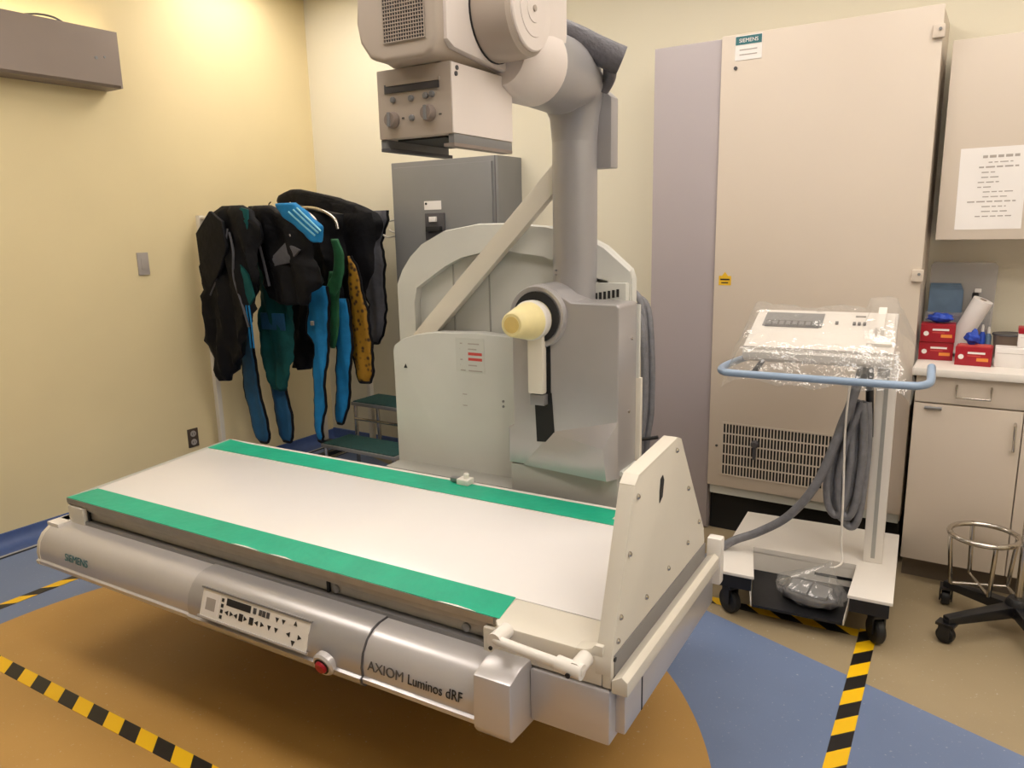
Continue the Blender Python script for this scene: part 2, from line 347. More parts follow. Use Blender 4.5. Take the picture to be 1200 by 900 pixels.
# brand lettering, control unit
R1 = (math.radians(90-9), 0, 0)
text('brand_lettering', 'SIEMENS', .036, 'teal_label', T, (.125, -.1135, .412), R1, sx=1.0)
text('model_lettering', 'AXIOM ', .036, 'ink', T, (1.475, -.1135, .405), R1, sx=1.0)
text('model_lettering', 'Luminos dRF', .036, 'ink_black', T, (1.602, -.1135, .405), R1, sx=.86)
tl = math.radians(90-19)
def onpanel(name, x0, x1, y0, y1, h, m, parent, z0=0.):
    v, f = boxg((x0, y0, z0), (x1, y1, h)); return new(name, v, f, m, parent)
cp = onpanel('control_unit', 0, .43, 0, .078, .004, 'white', T); cp.location = (.838, -.1195, .398); cp.rotation_euler = (tl, 0, 0)
onpanel('control_frame', -.006, .436, -.005, 0, .007, 'silver_light', cp); onpanel('control_frame', -.006, .436, .078, .083, .007, 'silver_dark', cp)
onpanel('label_field', .01, .075, .008, .07, .0046, 'paper', cp); onpanel('label_print', .02, .06, .02, .055, .0049, 'switch', cp)
onpanel('display', .105, .205, .050, .070, .005, 'ink_black', cp)
for i in range(4): onpanel('indicator', .084, .094, .008+i*.016, .018+i*.016, .005, 'ink_black', cp)
def tri(x, y, s, d):
    a = {'l': 180, 'r': 0, 'u': 90, 'd': 270}[d]
    pts = [(x+s*math.cos(math.radians(a+k)), y+s*math.sin(math.radians(a+k))) for k in (0, 125, 235)]
    prism('arrow_key', pts, 2, .004, .0052, 'ink_black', cp, smooth=0)
for x, d in ((.112, 'l'), (.130, 'r'), (.150, 'l'), (.188, 'r'), (.235, 'l'), (.256, 'r'), (.285, 'd'), (.312, 'd'), (.36, 'l'), (.40, 'r')): tri(x, .030, .0085, d)
tri(.38, .012, .009, 'd'); tri(.38, .062, .008, 'u'); tri(.31, .058, .008, 'd'); tri(.335, .058, .008, 'd')
for x in (.163, .205): onpanel('key', x, x+.016, .020, .040, .0052, 'ink_black', cp)
for x in (.215, .238, .252, .268): onpanel('key', x, x+.012, .052, .068, .0052, 'darkgrey', cp)
es = lathe('emergency_stop', [(.034, 0), (.034, -.016), (.029, -.022)], (0, 0, 0), 1, 'silver_light', T); es.location = (1.335, -.112, .388); es.rotation_euler = (math.radians(14), 0, 0)
lathe('stop_button', [(.018, -.02), (.018, -.028), (.014, -.032)], (0, 0, 0), 1, 'red', es)
lathe('button_ring', [(.0235, -.02), (.0235, -.0235)], (0, 0, 0), 1, 'ink_black', es)
# right end: bracket, corner block, footboard
prism('end_bracket', [(1.80, -.012), (1.815, -.03), (2.03, -.03), (2.084, -.03), (2.084, .105), (1.79, .105)], 2, .50, .5785, 'cream', T, bevel=.006)
box('bracket_lower', (1.765, -.015, .455), (1.88, .03, .553), 'cream', T, bevel=.004)
box('bracket_socket', (1.885, -.01, .47), (1.915, .02, .52), 'darkgrey', T)
box('corner_block', (1.905, -.036, .362), (2.105, .10, .495), 'silver_light', T, bevel=.006)
box('end_plinth', (2.06, .0, .375), (2.128, .70, .50), 'silver_light', T, bevel=.005)
prism('end_ledge', [(2.108, .495), (2.146, .495), (2.146, .53), (2.132, .54), (2.108, .525)], 1, -.034, .71, 'cream', T, bevel=.003)
box('plinth_seam', (2.1275, .10, .378), (2.1292, .106, .498), 'ink_black', T)
prism('ledge_end', [(2.108, .44), (2.152, .44), (2.152, .585), (2.108, .585)], 1, .685, .722, 'white', T, bevel=.006)
box('gap_strip', (2.1062, -.015, .525), (2.1085, .67, .575), 'silver_dark', T)
fb = [(-.03, .50), (-.03, .57), (-.012, .61), (.10, .93), (.125, .948), (.395, .966), (.425, .955), (.66, .62), (.67, .585), (.67, .50)]
foot = prism('footboard', fb, 0, 2.085, 2.106, 'cream', T, bevel=.004)
# flange along the front and top edge of the footboard
def flange(name, pts, wd, m, parent):
    V = []; F = []
    for (v, z) in pts: V += [(2.068, v, z), (2.106, v, z), (2.106, v+wd[0], z+wd[1]), (2.068, v+wd[0], z+wd[1])]
    for i in range(len(pts)-1):
        for j in range(4): F.append((4*i+j, 4*i+(j+1) % 4, 4*i+4+(j+1) % 4, 4*i+4+j))
    F += [(0, 1, 2, 3), tuple(range(4*len(pts)-4, 4*len(pts)))]
    return new(name, V, F, m, parent, bevel=.002)
flange('front_flange', [(-.031, .53), (-.031, .57), (-.013, .61), (.099, .93)], (.008, -.002), 'cream', foot)
flange('top_flange', [(.099, .931), (.125, .949), (.395, .967), (.425, .956)], (.0, -.008), 'cream', foot)
flange('rear_flange', [(.425, .956), (.661, .62)], (-.008, -.004), 'cream', foot)
prism('flange_sweep', [(2.02, .5787), (2.044, .581), (2.059, .587), (2.067, .597), (2.086, .597), (2.086, .57), (2.02, .57)], 1, -.030, .004, 'cream', foot, bevel=.002)
for v, z in ((.005, .60), (.02, .65), (.068, .78), (.115, .90), (.385, .935), (.49, .80), (.60, .665), (.18, .625), (.34, .632), (.50, .64)):
    lathe('bolt', [(.007, 0), (.007, .003), (.004, .006)], (2.106, v, z), 0, 'chrome', foot, n=10)
prism('latch_hole', [(.262, .835), (.283, .845), (.292, .885), (.283, .90), (.268, .895), (.262, .865)], 0, 2.1062, 2.1075, 'ink_black', foot)
hd = tube('grab_handle', spline([(1.835, -.075, .575), (1.86, -.08, .572), (1.95, -.08, .565), (2.04, -.08, .56)]), .012, 'white', T, n=12)
for a in ((1.842, .573), (2.045, .56)):
    tube('handle_mount', [(a[0], -.088, a[1]), (a[0], -.03, a[1])], .019, 'white', hd, n=14)
tube('handle_end', [(2.0, -.08, .562), (2.062, -.082, .558)], .018, 'white', hd, n=14)
lathe('handle_bolt', [(.006, 0), (.006, -.003)], (2.035, -.0995, .553), 1, 'ink_black', hd, n=10)
lathe('handle_bolt', [(.005, 0), (.005, -.003)], (1.845, -.106, .568), 1, 'ink_black', hd, n=10)
lathe('pivot_pin', [(.006, 0), (.006, .003)], (2.106, -.012, .52), 0, 'ink_black', T, n=10)
lathe('pivot_pin', [(.006, 0), (.006, .003)], (2.106, -.012, .565), 0, 'ink_black', T, n=10)
# rear rail clamp on the table
t = thing('rail_clamp', 'small white plastic clamp on rear green tape', 'clamp', (-1.575, 2.128, .5805), A2)
box('clamp_body', (-.02, -.022, 0), (.03, .022, .022), 'white', t, bevel=.004); box('clamp_jaw', (-.055, -.012, .004), (-.018, .014, .02), 'silver_dark', t, bevel=.003)
lathe('clamp_knob', [(.01, 0), (.01, .016), (.007, .02)], (.01, 0, .022), 2, 'white', t, n=14)
# support arm of the table to the stand
box('lift_arm', (1.0, .30, .28), (1.66, .86, .40), 'silver_dark', T, bevel=.01)

# ------------------------------------------------------------------ x-ray tube stand
Sx = thing('xray_stand', 'x-ray column stand with tube head and silver carriage behind the table', 'x-ray machine', (-2.734, 1.318, 0), A2)
# rear arched cover
outer = [(.655, 0), (.655, 1.275), (.685, 1.335), (.73, 1.39), (.79, 1.44), (.90, 1.49), (1.06, 1.513), (1.18, 1.513), (1.36, 1.498), (1.50, 1.47), (1.59, 1.425), (1.685, 1.345), (1.697, 1.31), (1.697, 0)]
prism('rear_cover', outer, 1, 1.115, 1.165, 'machine', Sx, bevel=.012)
inner = [(.76, .30), (.76, 1.20), (.775, 1.262), (.82, 1.29), (.87, 1.32), (.92, 1.35), (1.0, 1.385), (1.10, 1.405), (1.20, 1.41), (1.36, 1.39), (1.48, 1.35), (1.57, 1.315), (1.62, 1.305), (1.62, .30)]
# raised rim ring: between outer outline and inner outline
o2 = [(.655, .30), (.655, 1.20), (.655, 1.275), (.685, 1.335), (.73, 1.39), (.79, 1.44), (.90, 1.49), (1.06, 1.513), (1.18, 1.513), (1.36, 1.498), (1.50, 1.468), (1.59, 1.422), (1.69, 1.34), (1.697, .30)]
V = []; F = []
for (a, b) in zip(o2, inner): V += [(a[0]+.004, 1.095, a[1]-.004), (b[0], 1.075, b[1]), (b[0], 1.114, b[1]), (a[0], 1.12, a[1])]
for i in range(len(o2)-1):
    for j in range(4): F.append((4*i+j, 4*i+(j+1) % 4, 4*i+4+(j+1) % 4, 4*i+4+j))
F += [(0, 1, 2, 3), tuple(range(4*len(o2)-4, 4*len(o2)))]
new('cover_rim', V, F, 'machine', Sx, smooth=25)
for u in (.93, 1.10): box('cover_seam', (u, 1.111, .6), (u+.005, 1.1155, 1.36 if u < 1 else 1.41), 'machine_dark', Sx)
for i in range(6): box('cover_vent', (1.575+i*.0165, 1.063, 1.235+i*.003), (1.584+i*.0165, 1.07, 1.262+i*.003), 'ink_black', Sx)
box('vent_panel', (1.56, 1.066, .60), (1.692, 1.115, 1.298), 'machine', Sx, bevel=.004)
# front half cover
fc = [(.712, .0), (.712, 1.015)]+[(.712+.29*(1-math.cos(math.radians(a))), 1.015+.085*math.sin(math.radians(a))) for a in (15, 35, 55, 75, 90)]+[(1.12, 1.105), (1.30, 1.095), (1.30, .0)]
prism('front_cover', fc, 1, .98, 1.05, 'machine', Sx, bevel=.006)
prism('warning_triangle', [(.765, .945), (.783, .945), (.774, .962)], 1, .9785, .98, 'ink_black', Sx, smooth=0)
lab = box('warning_label', (1.025, .9785, .95), (1.155, .98, 1.085), 'machine', Sx)
for i in range(6):
    for j, (a, b) in enumerate(((1.045, 1.068), (1.082, 1.145))):
        z = .955+i*.021; red = i in (2, 3) and j; mm = 'redlabel' if red else 'switch'
        if i == 3 and not j: continue
        box('printed_line', (a, .978, z), (b-(.0 if red else .012*((i*5) % 3)), .9784, z+(.011 if red else .005)), mm, lab)
for z in (.815, .86): box('small_label', (1.05, .9785, z), (1.07, .98, z+.004), 'switch', Sx)
for z in (.83, .85): lathe('cover_screw', [(.005, 0), (.005, -.003)], (1.235, .98, z), 1, 'steel', Sx, n=10)
# diagonal strut
d0, d1 = Vector((.795, 1.06, 1.05)), Vector((1.46, 1.06, 1.70)); dd = (d1-d0).normalized(); nn = Vector((-dd.z, 0, dd.x))*.036
V = []
for p in (d0, d1):
    for k, y in ((-1, 1.045), (1, 1.045), (1, 1.085), (-1, 1.085)): V.append((p.x+nn.x*k, y, p.z+nn.z*k))
new('diagonal_strut', V, [(0,1,2,3), (7,6,5,4), (0,4,5,1), (1,5,6,2), (2,6,7,3), (3,7,4,0)], 'cream', Sx, bevel=.004)
box('strut_foot', (.765, 1.047, .98), (.835, 1.083, 1.08), 'cream', Sx, bevel=.01)
# carriage (silver)
cen = (1.455, 1.195); RB = .108
left = [(1.322, .655), (1.322, .79), (1.345, .80), (1.345, 1.195)]
a_ = arc(cen[0], cen[1], RB+.002, 180, 40, 14)
car = left+a_+[(1.575, 1.245), (1.74, 1.243), (1.748, 1.235), (1.748, .655)]
prism('carriage', car, 1, .868, 1.03, 'silver', Sx, bevel=.012, seg=3)
V = [(1.50, .8665, .79), (1.712, .822, .765), (1.724, .828, .652), (1.38, .8665, .652), (1.7475, .869, .855), (1.7475, .869, .652), (1.50, .90, .79), (1.7475, .90, .855), (1.7475, .90, .652), (1.38, .90, .652)]
new('carriage_wedge', V, [(0, 1, 2, 3), (0, 4, 1), (1, 4, 5, 2), (0, 6, 7, 4), (4, 7, 8, 5), (3, 2, 5, 8, 9), (0, 3, 9, 6), (6, 9, 8, 7)], 'silver', Sx, smooth=25, bevel=.004)
prism('carriage_skirt', [(1.328, .50), (1.745, .50), (1.745, .652), (1.328, .652)], 1, .872, 1.03, 'machine_dark', Sx, bevel=.004)
prism('side_shield', [(1.70, .60), (1.765, .60), (1.765, .975), (1.70, .975)], 1, 1.03, 1.05, 'cream', Sx, bevel=.004)
prism('side_plate', [(1.30, .56), (1.757, .56), (1.757, 1.23), (1.30, 1.23)], 1, 1.031, 1.045, 'machine', Sx, bevel=.003)
tube('side_handle', [(1.752, .885, .668), (1.752, 1.02, .668)], .009, 'machine', Sx)
lathe('side_screw', [(.006, 0), (.006, .004)], (1.748, .96, .87), 0, 'chrome', Sx, n=10)
lathe('side_screw', [(.006, 0), (.006, .004)], (1.748, .98, 1.12), 0, 'chrome', Sx, n=10)
# hub barrel with ring and compression cone
lathe('hub_barrel', [(RB-.02, -.0), (RB-.004, -.004), (RB, .006), (RB, .22), (RB-.02, .25)], (cen[0], .85, cen[1]), 1, 'silver', Sx, n=40)
lathe('hub_ring', [(.086, -.003), (.088, -.006), (.06, -.006), (.055, .004)], (cen[0], .85, cen[1]), 1, 'ink_black', Sx, n=36)
cone = lathe('compression_cone', [(.066, .02), (.067, -.01), (.064, -.035), (.056, -.08), (.046, -.125), (.041, -.145), (.036, -.15)], (cen[0]-.006, .84, cen[1]-.008), 1, 'cone', Sx, n=36)
lathe('cone_base', [(.0675, -.0), (.0682, -.03), (.060, -.04)], (cen[0]-.006, .84, cen[1]-.008), 1, 'white', cone, n=36)
lathe('cone_tip', [(.028, -.14), (.027, -.1525), (.024, -.153)], (cen[0]-.006, .84, cen[1]-.008), 1, 'conetip', cone, n=28)
box('cone_arm', (1.428, .826, .93), (1.487, .86, 1.15), 'cream', Sx, bevel=.008)
box('arm_tip', (1.434, .83, .89), (1.49, .86, .928), 'silver_dark', Sx, bevel=.003)
prism('arm_slot', [(1.440, .748), (1.512, .754), (1.500, .93), (1.432, .93)], 1, .8655, .8695, 'blackmatte', Sx)
box('arm_slot_upper', (1.424, .864, .90), (1.497, .8675, 1.15), 'blackmatte', Sx)
# column
lathe('column', [(.0785, 1.10), (.0785, 1.86), (.077, 1.90)], (1.50, 1.06, 0), 2, 'column', Sx, n=40)
for z in (1.33, 1.345): lathe('column_screw', [(.004, 0), (.004, -.003)], (1.46, .989, z), 1, 'steel', Sx, n=8)
prism('column_box', [(1.52, 1.69), (1.628, 1.69), (1.628, 1.92), (1.60, 1.945), (1.52, 1.945)], 1, 1.08, 1.14, 'column', Sx, bevel=.005)
# elbow and arm: horizontal tube towards the table
def sweep(name, secs, m, parent, n=32):
    V = []; F = []
    for (c, r, t) in secs:
        t = Vector(t).normalized(); x = Vector((1, 0, 0)); y = t.cross(x).normalized()
        for j in range(n):
            a = 2*math.pi*j/n; V.append(Vector(c)+(x*math.cos(a)+y*math.sin(a))*r)
    for i in range(len(secs)-1):
        for j in range(n): F.append((i*n+j, i*n+(j+1) % n, (i+1)*n+(j+1) % n, (i+1)*n+j))
    F += [tuple(range(n)), tuple(range((len(secs)-1)*n, len(secs)*n))]
    return new(name, V, F, m, parent, smooth=45)
sweep('elbow', [((1.50, 1.06, 1.78), .0788, (0, 0, 1)), ((1.50, 1.06, 1.86), .086, (0, 0, 1)), ((1.50, 1.05, 1.91), .10, (0, -.35, 1)), ((1.51, 1.02, 1.945), .115, (0, -.7, .7)), ((1.515, .97, 1.967), .119, (0, -1, .4)), ((1.522, .90, 1.972), .119, (0, -1, 0)), ((1.524, .71, 1.972), .1145, (0, -1, 0))], 'column', Sx)
lathe('arm_collar', [(.10, .02), (.1165, .0), (.1165, -.06), (.110, -.14), (.085, -.20)], (1.525, .72, 1.972), 1, 'pinkwhite', Sx, n=40)
# tube housing
hp = [(1.285, 2.02), (1.295, 1.97), (1.325, 1.93), (1.37, 1.915), (1.50, 1.915), (1.525, 1.93), (1.538, 1.965), (1.538, 2.20), (1.51, 2.26), (1.37, 2.26), (1.30, 2.21)]
hs = prism('tube_housing', hp, 1, .205, .60, 'taupe', Sx, bevel=.03, seg=4)
prism('housing_cheek', [(.238, 1.958), (.27, 1.942), (.50, 1.925), (.70, 1.905), (.72, 1.93), (.72, 2.12), (.60, 2.25), (.24, 2.25)], 0, 1.50, 1.548, 'pinkwhite', Sx, bevel=.008)  # paler than the housing front: side light put into the colour
lathe('housing_cap', [(.10, -.055), (.14, -.035), (.155, 0), (.155, .05)], (1.30, .40, 2.08), 0, 'taupe', Sx, n=36)
gr = box('grille_backing', (1.378, .2035, 1.962), (1.504, .2055, 2.16), 'darkgrey', hs)
G = []
for i in range(24): G.append(boxg((1.376, .2005, 1.960+i*.0086), (1.506, .2032, 1.9618+i*.0086)))
for i in range(17): G.append(boxg((1.376+i*.008, .2010, 1.960), (1.3776+i*.008, .2030, 2.16)))
g = new('grille_bars', *merge(G), 'taupe', hs, smooth=0); g['kind'] = 'stuff'
# rotation drum
lathe('rotation_drum', [(.118, -.03), (.12, .0), (.119, .05), (.115, .085), (.106, .095)], (1.565, .46, 2.055), 0, 'taupe', Sx, n=44)
dr = lathe('drum_disc', [(.104, .09), (.104, .100), (.101, .103), (.07, .104), (.069, .106), (.035, .106), (.034, .108)], (1.565, .46, 2.055), 0, 'pinkwhite', Sx, n=44, smooth=20)
lathe('drum_knob', [(.008, .105), (.008, .112)], (1.565, .46, 2.055), 0, 'taupe', dr, n=14)
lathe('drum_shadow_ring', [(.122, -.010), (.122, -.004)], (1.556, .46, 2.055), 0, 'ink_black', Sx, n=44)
prism('upper_arm_cover', [(.56, 1.97), (.74, 1.97), (.76, 2.05), (.76, 2.28), (.56, 2.28)], 0, 1.50, 1.625, 'pinkwhite', Sx, bevel=.02, seg=3)
# collimator
co = box('collimator', (1.291, .27, 1.738), (1.531, .576, 1.914), 'taupe', Sx, bevel=.003)
box('lit_side_cover', (1.531, .272, 1.740), (1.534, .574, 1.912), 'pinkwhite', co)  # pale right-hand face: light from the right put into the colour
for v, z in ((.295, 1.90), (.555, 1.90), (.29, 1.885)): lathe('cover_screw', [(.006, 0), (.006, .003)], (1.534, v, z), 0, 'darkgrey', co, n=10)
box('mount_plate', (1.34, .34, 1.912), (1.50, .60, 1.93), 'darkgrey', co)
box('display_slot', (1.318, .266, 1.853), (1.496, .270, 1.876), 'darkgrey', co, bevel=.001)
box('slot_lip', (1.325, .264, 1.871), (1.499, .2705, 1.880), 'taupe', co)
for u, z, r in ((1.345, 1.836, .008), (1.405, 1.835, .008), (1.452, 1.837, .008), (1.473, 1.839, .008), (1.405, 1.786, .008)):
    lathe('push_button', [(r, .272), (r, .264), (r*.7, .262)], (u, 0, z), 1, 'steel', co, n=14)
for u, z in ((1.342, 1.785), (1.462, 1.793)):
    k = lathe('rotary_knob', [(.021, .272), (.021, .262), (.017, .250)], (u, 0, z), 1, 'fixture', co, n=20)
    box('knob_bar', (u-.004, .246, z-.018), (u+.004, .252, z+.018), 'steel', k)
for u in (1.316, 1.371, 1.436, 1.492): box('printed_mark', (u, .2685, 1.786), (u+.008, .270, 1.790), 'ink', co)
box('accessory_rail', (1.515, .275, 1.715), (1.533, .572, 1.738), 'steel', co, bevel=.002)
box('accessory_rail', (1.291, .275, 1.715), (1.309, .572, 1.738), 'steel', co, bevel=.002)
box('accessory_lip', (1.291, .275, 1.707), (1.322, .572, 1.7155), 'darkgrey', co)
box('accessory_lip', (1.500, .275, 1.707), (1.533, .572, 1.7155), 'fixture', co)
box('aperture', (1.33, .30, 1.733), (1.49, .55, 1.739), 'blackmatte', co)
# dark cable sleeve over the arm
tube('cable_sleeve', spline([(1.43, .86, 2.135), (1.49, .885, 2.12), (1.56, .91, 2.085), (1.63, .95, 2.045), (1.70, .99, 2.01)]), [.036+.008*min(1, i/20) for i in range(33)], 'sleeve', Sx, n=18)
tube('cable_tail', spline([(1.66, .985, 2.0), (1.645, 1.02, 1.97), (1.615, 1.04, 1.94)]), .022, 'sleeve', Sx, n=12)
# pedestal below
prism('pedestal', [(.70, 0), (1.72, 0), (1.70, .55), (.72, .55)], 1, .88, 1.10, 'machine_dark', Sx, bevel=.01)

# cable bundle hanging beside the stand
t = thing('cable_bundle', 'bundle of grey hoses hanging between the stand and lavender cabinet', 'cable', (-1.19, 3.02, 0))
for i, (dx, dy) in enumerate(((0, 0), (.02, .02), (-.02, .03), (.008, -.03))):
    tube('hose', spline([(-.15+dx, .05+dy, 1.22-.03*i), (-.09+dx, .04+dy, 1.16-.02*i), (-.06+dx, .02+dy, .95), (-.05+dx, dy, .70), (-.06+dx, -.02+dy, .50), (-.02+dx*2, -.05+dy, .20), (.02+dx*2, -.05+dy, .025)]), .015, 'hose', t, n=10)
tube('strap', spline([(-.13, -.045, .60), (-.05, -.06, .585), (.03, -.045, .60)]), .008, 'ink_black', t, n=8)
tube('connector', [(-.07, -.05, .72), (-.075, -.05, .62)], .02, 'switch', t, n=12)

# ------------------------------------------------------------------ electrical panel box
t = thing('electrical_panel', 'grey steel electrical panel box on the cream wall', 'electrical panel', (-2.74, YB, .62))
box('case', (-.385, -.25, 0), (.38, 0, 1.265), 'steel', t, bevel=.004)
box('door', (-.36, -.262, .02), (.345, -.25, 1.235), 'steel', t, bevel=.003)
box('name_label', (-.135, -.2635, .985), (-.01, -.262, 1.035), 'paper', t)
hm = box('breaker_plate', (-.125, -.275, .81), (.015, -.262, .965), 'darkgrey', t, bevel=.003)
box('breaker_switch', (-.085, -.29, .915), (-.035, -.275, .945), 'paper', hm, bevel=.002); box('breaker_handle', (-.105, -.30, .86), (0, -.275, .89), 'ink_black', hm, bevel=.003)
lathe('label_screw', [(.007, 0), (.007, -.004)], (-.12, -.2635, 1.02), 1, 'ink_black', t, n=10)
box('side_seam', (.36, -.251, .0), (.364, -.25, 1.265), 'darkgrey', t)

# ------------------------------------------------------------------ tall generator cabinet + side cabinet
t = thing('equipment_cabinet', 'tall off-white equipment cabinet with vent grille above black plinth', 'cabinet', (-.68, YB, 0))
YC = 3.5-YB
box('body', (-.42, YC+.025, .20), (.425, 0, 2.29), 'offwhite', t, bevel=.003)
box('door', (-.425, YC, .238), (.428, YC+.022, 2.293), 'offwhite', t, bevel=.004)
box('bottom_strip', (-.415, YC+.012, .195), (.42, YC+.03, .236), 'machine', t)
box('plinth', (-.42, YC+.05, 0), (.425, -.01, .198), 'blackmatte', t)
for z in (2.195, 1.27): 
    h = box('hinge', (.395, YC-.016, z-.024), (.436, YC+.004, z+.024), 'offwhite', t, bevel=.003); lathe('hinge_pin', [(.006, 0), (.006, -.004)], (.42, YC-.016, z+.006), 1, 'steel', h, n=10)
pl = box('name_plate', (-.365, YC-.002, 2.185), (-.25, YC, 2.285), 'paper', t)
box('brand_strip', (-.363, YC-.0035, 2.248), (-.252, YC-.002, 2.282), 'teal_label', pl)
text('brand_lettering', 'SIEMENS', .022, 'paper', pl, (-.307, YC-.004, 2.257), (math.radians(90), 0, 0), align='CENTER')
for z in (2.225, 2.205): box('printed_line', (-.345, YC-.003, z), (-.27, YC-.002, z+.004), 'switch', pl)
lathe('lock', [(.008, 0), (.008, -.005)], (-.36, YC, 2.155), 1, 'darkgrey', t, n=12)
wl = box('warning_sticker', (-.402, YC-.001, 1.213), (-.345, YC, 1.256), 'yellow_label', t)
prism('warning_triangle', [(-.388, 1.256), (-.360, 1.256), (-.374, 1.274)], 1, YC-.001, YC, 'yellow_label', wl, smooth=0)
box('printed_line', (-.395, YC-.0016, 1.236), (-.352, YC-.001, 1.243), 'ink_black', wl); box('printed_line', (-.390, YC-.0016, 1.222), (-.358, YC-.001, 1.227), 'ink_black', wl)
vb = box('vent_backing', (-.355, YC-.001, .30), (.16, YC, .553), 'blackmatte', t)
G = [boxg((-.358, YC-.004, .298+i*.0515), (.163, YC-.001, .3045+i*.0515)) for i in range(6)]+[boxg((-.3585+i*.01485, YC-.0035, .30), (-.353+i*.01485, YC-.001, .555)) for i in range(36)]
g = new('vent_bars', *merge(G), 'offwhite', vb, smooth=0); g['kind'] = 'stuff'
kn = lathe('vent_knob', [(.018, 0), (.018, -.02), (.012, -.025)], (-.20, YC-.004, .475), 1, 'darkgrey', t, n=16)
box('knob_lever', (-.208, YC-.024, .40), (-.194, YC-.01, .475), 'darkgrey', kn, bevel=.003)
for z in (.44,): lathe('panel_screw', [(.006, 0), (.006, -.003)], (-.385, YC, z), 1, 'darkgrey', t, n=10)
t = thing('side_cabinet', 'tall narrow lavender grey cabinet left of the off-white cabinet', 'cabinet', (-1.27, YB, 0))
box('body', (-.158, YC+.03, 0), (.165, -.005, 2.29), 'lavender', t, bevel=.003)
box('front_panel', (-.152, YC+.012, .01), (.163, YC+.028, 2.286), 'lavender', t, bevel=.006)

# ------------------------------------------------------------------ base cabinet, worktop, wall cabinet
t = thing('base_cabinet', 'off-white base cabinet with drawer under the worktop', 'cabinet', (.10, 3.845, 0))
FY = 3.37-3.845
box('body', (-.33, FY+.02, .10), (.62, 0, .885), 'offwhite', t)
box('toe_kick', (-.325, FY+.075, 0), (.62, 0, .10), 'toe', t)
d = box('drawer', (-.328, FY, .778), (.30, FY+.019, .882), 'offwhite', t, bevel=.002)
tube('handle', [(-.185, FY-.002, .855), (-.185, FY-.02, .85), (-.185, FY-.022, .81), (-.07, FY-.022, .81), (-.07, FY-.02, .85), (-.07, FY-.002, .855)], .004, 'chrome', d, n=8)
box('handle_plate', (-.19, FY-.002, .806), (-.065, FY, .86), 'offwhite', d)
d = box('door', (-.328, FY, .105), (.040, FY+.019, .772), 'offwhite', t, bevel=.002)
tube('handle', [(.018, FY-.002, .725), (.018, FY-.022, .72), (.020, FY-.022, .62), (.020, FY-.002, .615)], .005, 'chrome', d, n=8)
tube('catch', [(-.29, FY-.006, .757), (-.23, FY-.006, .757)], .006, 'steel', d, n=8)
d = box('door', (.044, FY, .105), (.42, FY+.019, .772), 'offwhite', t, bevel=.002)
tag(box('worktop', (-.245, 3.345, .886), (1.2, 3.848, .918), 'white', None, bevel=.008), 'white worktop edge along the right wall units', 'worktop')
t = thing('wall_cabinet', 'off-white wall cabinet with a paper notice on its door', 'cabinet', (.18, YB, 1.41))
box('body', (-.398, -.28, 0), (.62, 0, .755), 'offwhite', t, bevel=.002)
box('door', (-.398, -.30, .001), (.05, -.282, .754), 'offwhite', t, bevel=.003); box('door', (.054, -.30, .001), (.62, -.282, .754), 'offwhite', t, bevel=.003)
nt_ = box('paper_notice', (-.166, -.0008, -.155), (.056, 0, .155), 'paper'); nt_.location = (.01, YB-.3003, 1.606); nt_.rotation_euler = (0, math.radians(-.5), 0)
tag(nt_, 'white printed paper notice taped to the wall cabinet door', 'notice')
random.seed(3)
for i, (a, b, h) in enumerate(((-.09, .03, .010), (-.07, .01, .004), (-.10, .03, .006), (-.09, -.04, .004), (-.09, -.03, .004), (-.10, -.03, .004), (-.10, -.05, .004), (-.08, .02, .004), (-.08, .0, .004), (-.13, .03, .005), (-.08, .0, .004), (-.08, .01, .004), (-.10, .02, .004))):
    z = .115-i*.0185
    x = a
    while x < b:
        wd = random.uniform(.012, .03); box('printed_line', (x, -.0014, z), (min(b, x+wd), -.0008, z+h), 'switch', nt_); x += wd+.006

# ------------------------------------------------------------------ things on the worktop
ZT = .918
def glove_box(x, y, z, label, rz, lid=True):
    t = thing('glove_box', label, 'glove box', (x, y, z), rz, 'red glove boxes on the worktop')
    box('carton', (-.063, -.045, 0), (.063, .045, .075), 'red', t, bevel=.002)
    lathe('round_print', [(.010, 0), (.010, -.0006)], (-.042, -.045, .035), 1, 'paper', t, n=14)
    box('print_band', (-.02, -.0456, .048), (.04, -.045, .056), 'paper', t); box('print_patch', (.012, -.0456, .02), (.052, -.045, .033), 'orange', t)
    box('print_band', (-.02, -.0456, .038), (.025, -.045, .042), 'redlabel', t)
    return t
glove_box(-.182, 3.605, ZT, 'red glove box at the bottom of the stack', .05)
glove_box(-.180, 3.60, ZT+.076, 'red glove box on top of the stack, blue glove sticking out', .05)
g2 = glove_box(-.042, 3.52, ZT, 'red glove box at the front of the worktop', -.04)
box('carton_flap', (-.055, -.035, .075), (.055, .04, .078), 'redlabel', g2)
def crumple(name, r, m, parent, c, sc=(1, 1, 1), amp=.25, seed=1, sub=3):
    bm = bmesh.new(); bmesh.ops.create_icosphere(bm, subdivisions=sub, radius=r); rnd = random.Random(seed)
    ph = [rnd.uniform(0, 6) for _ in range(6)]
    for v in bm.verts:
        d = v.co.normalized(); k = 1+amp*(math.sin(5*d.x+ph[0])*math.sin(4*d.y+ph[1])+.6*math.sin(9*d.z+ph[2]+3*d.x)+.4*math.sin(11*d.y+ph[3]))
        v.co = Vector((d.x*sc[0], d.y*sc[1], d.z*sc[2]))*r*k
    me = bpy.data.meshes.new(name); bm.to_mesh(me); bm.free(); me.materials.append(MT[m])
    for p in me.polygons: p.use_smooth = True
    o = bpy.data.objects.new(name, me); link(o, parent); o.location = c; return o
tag(crumple('blue_glove', .036, 'blueglove', None, (-.178, 3.60, ZT+.172), (1.25, .8, .55), .22, 2), 'crumpled blue glove on the stacked red boxes', 'glove')
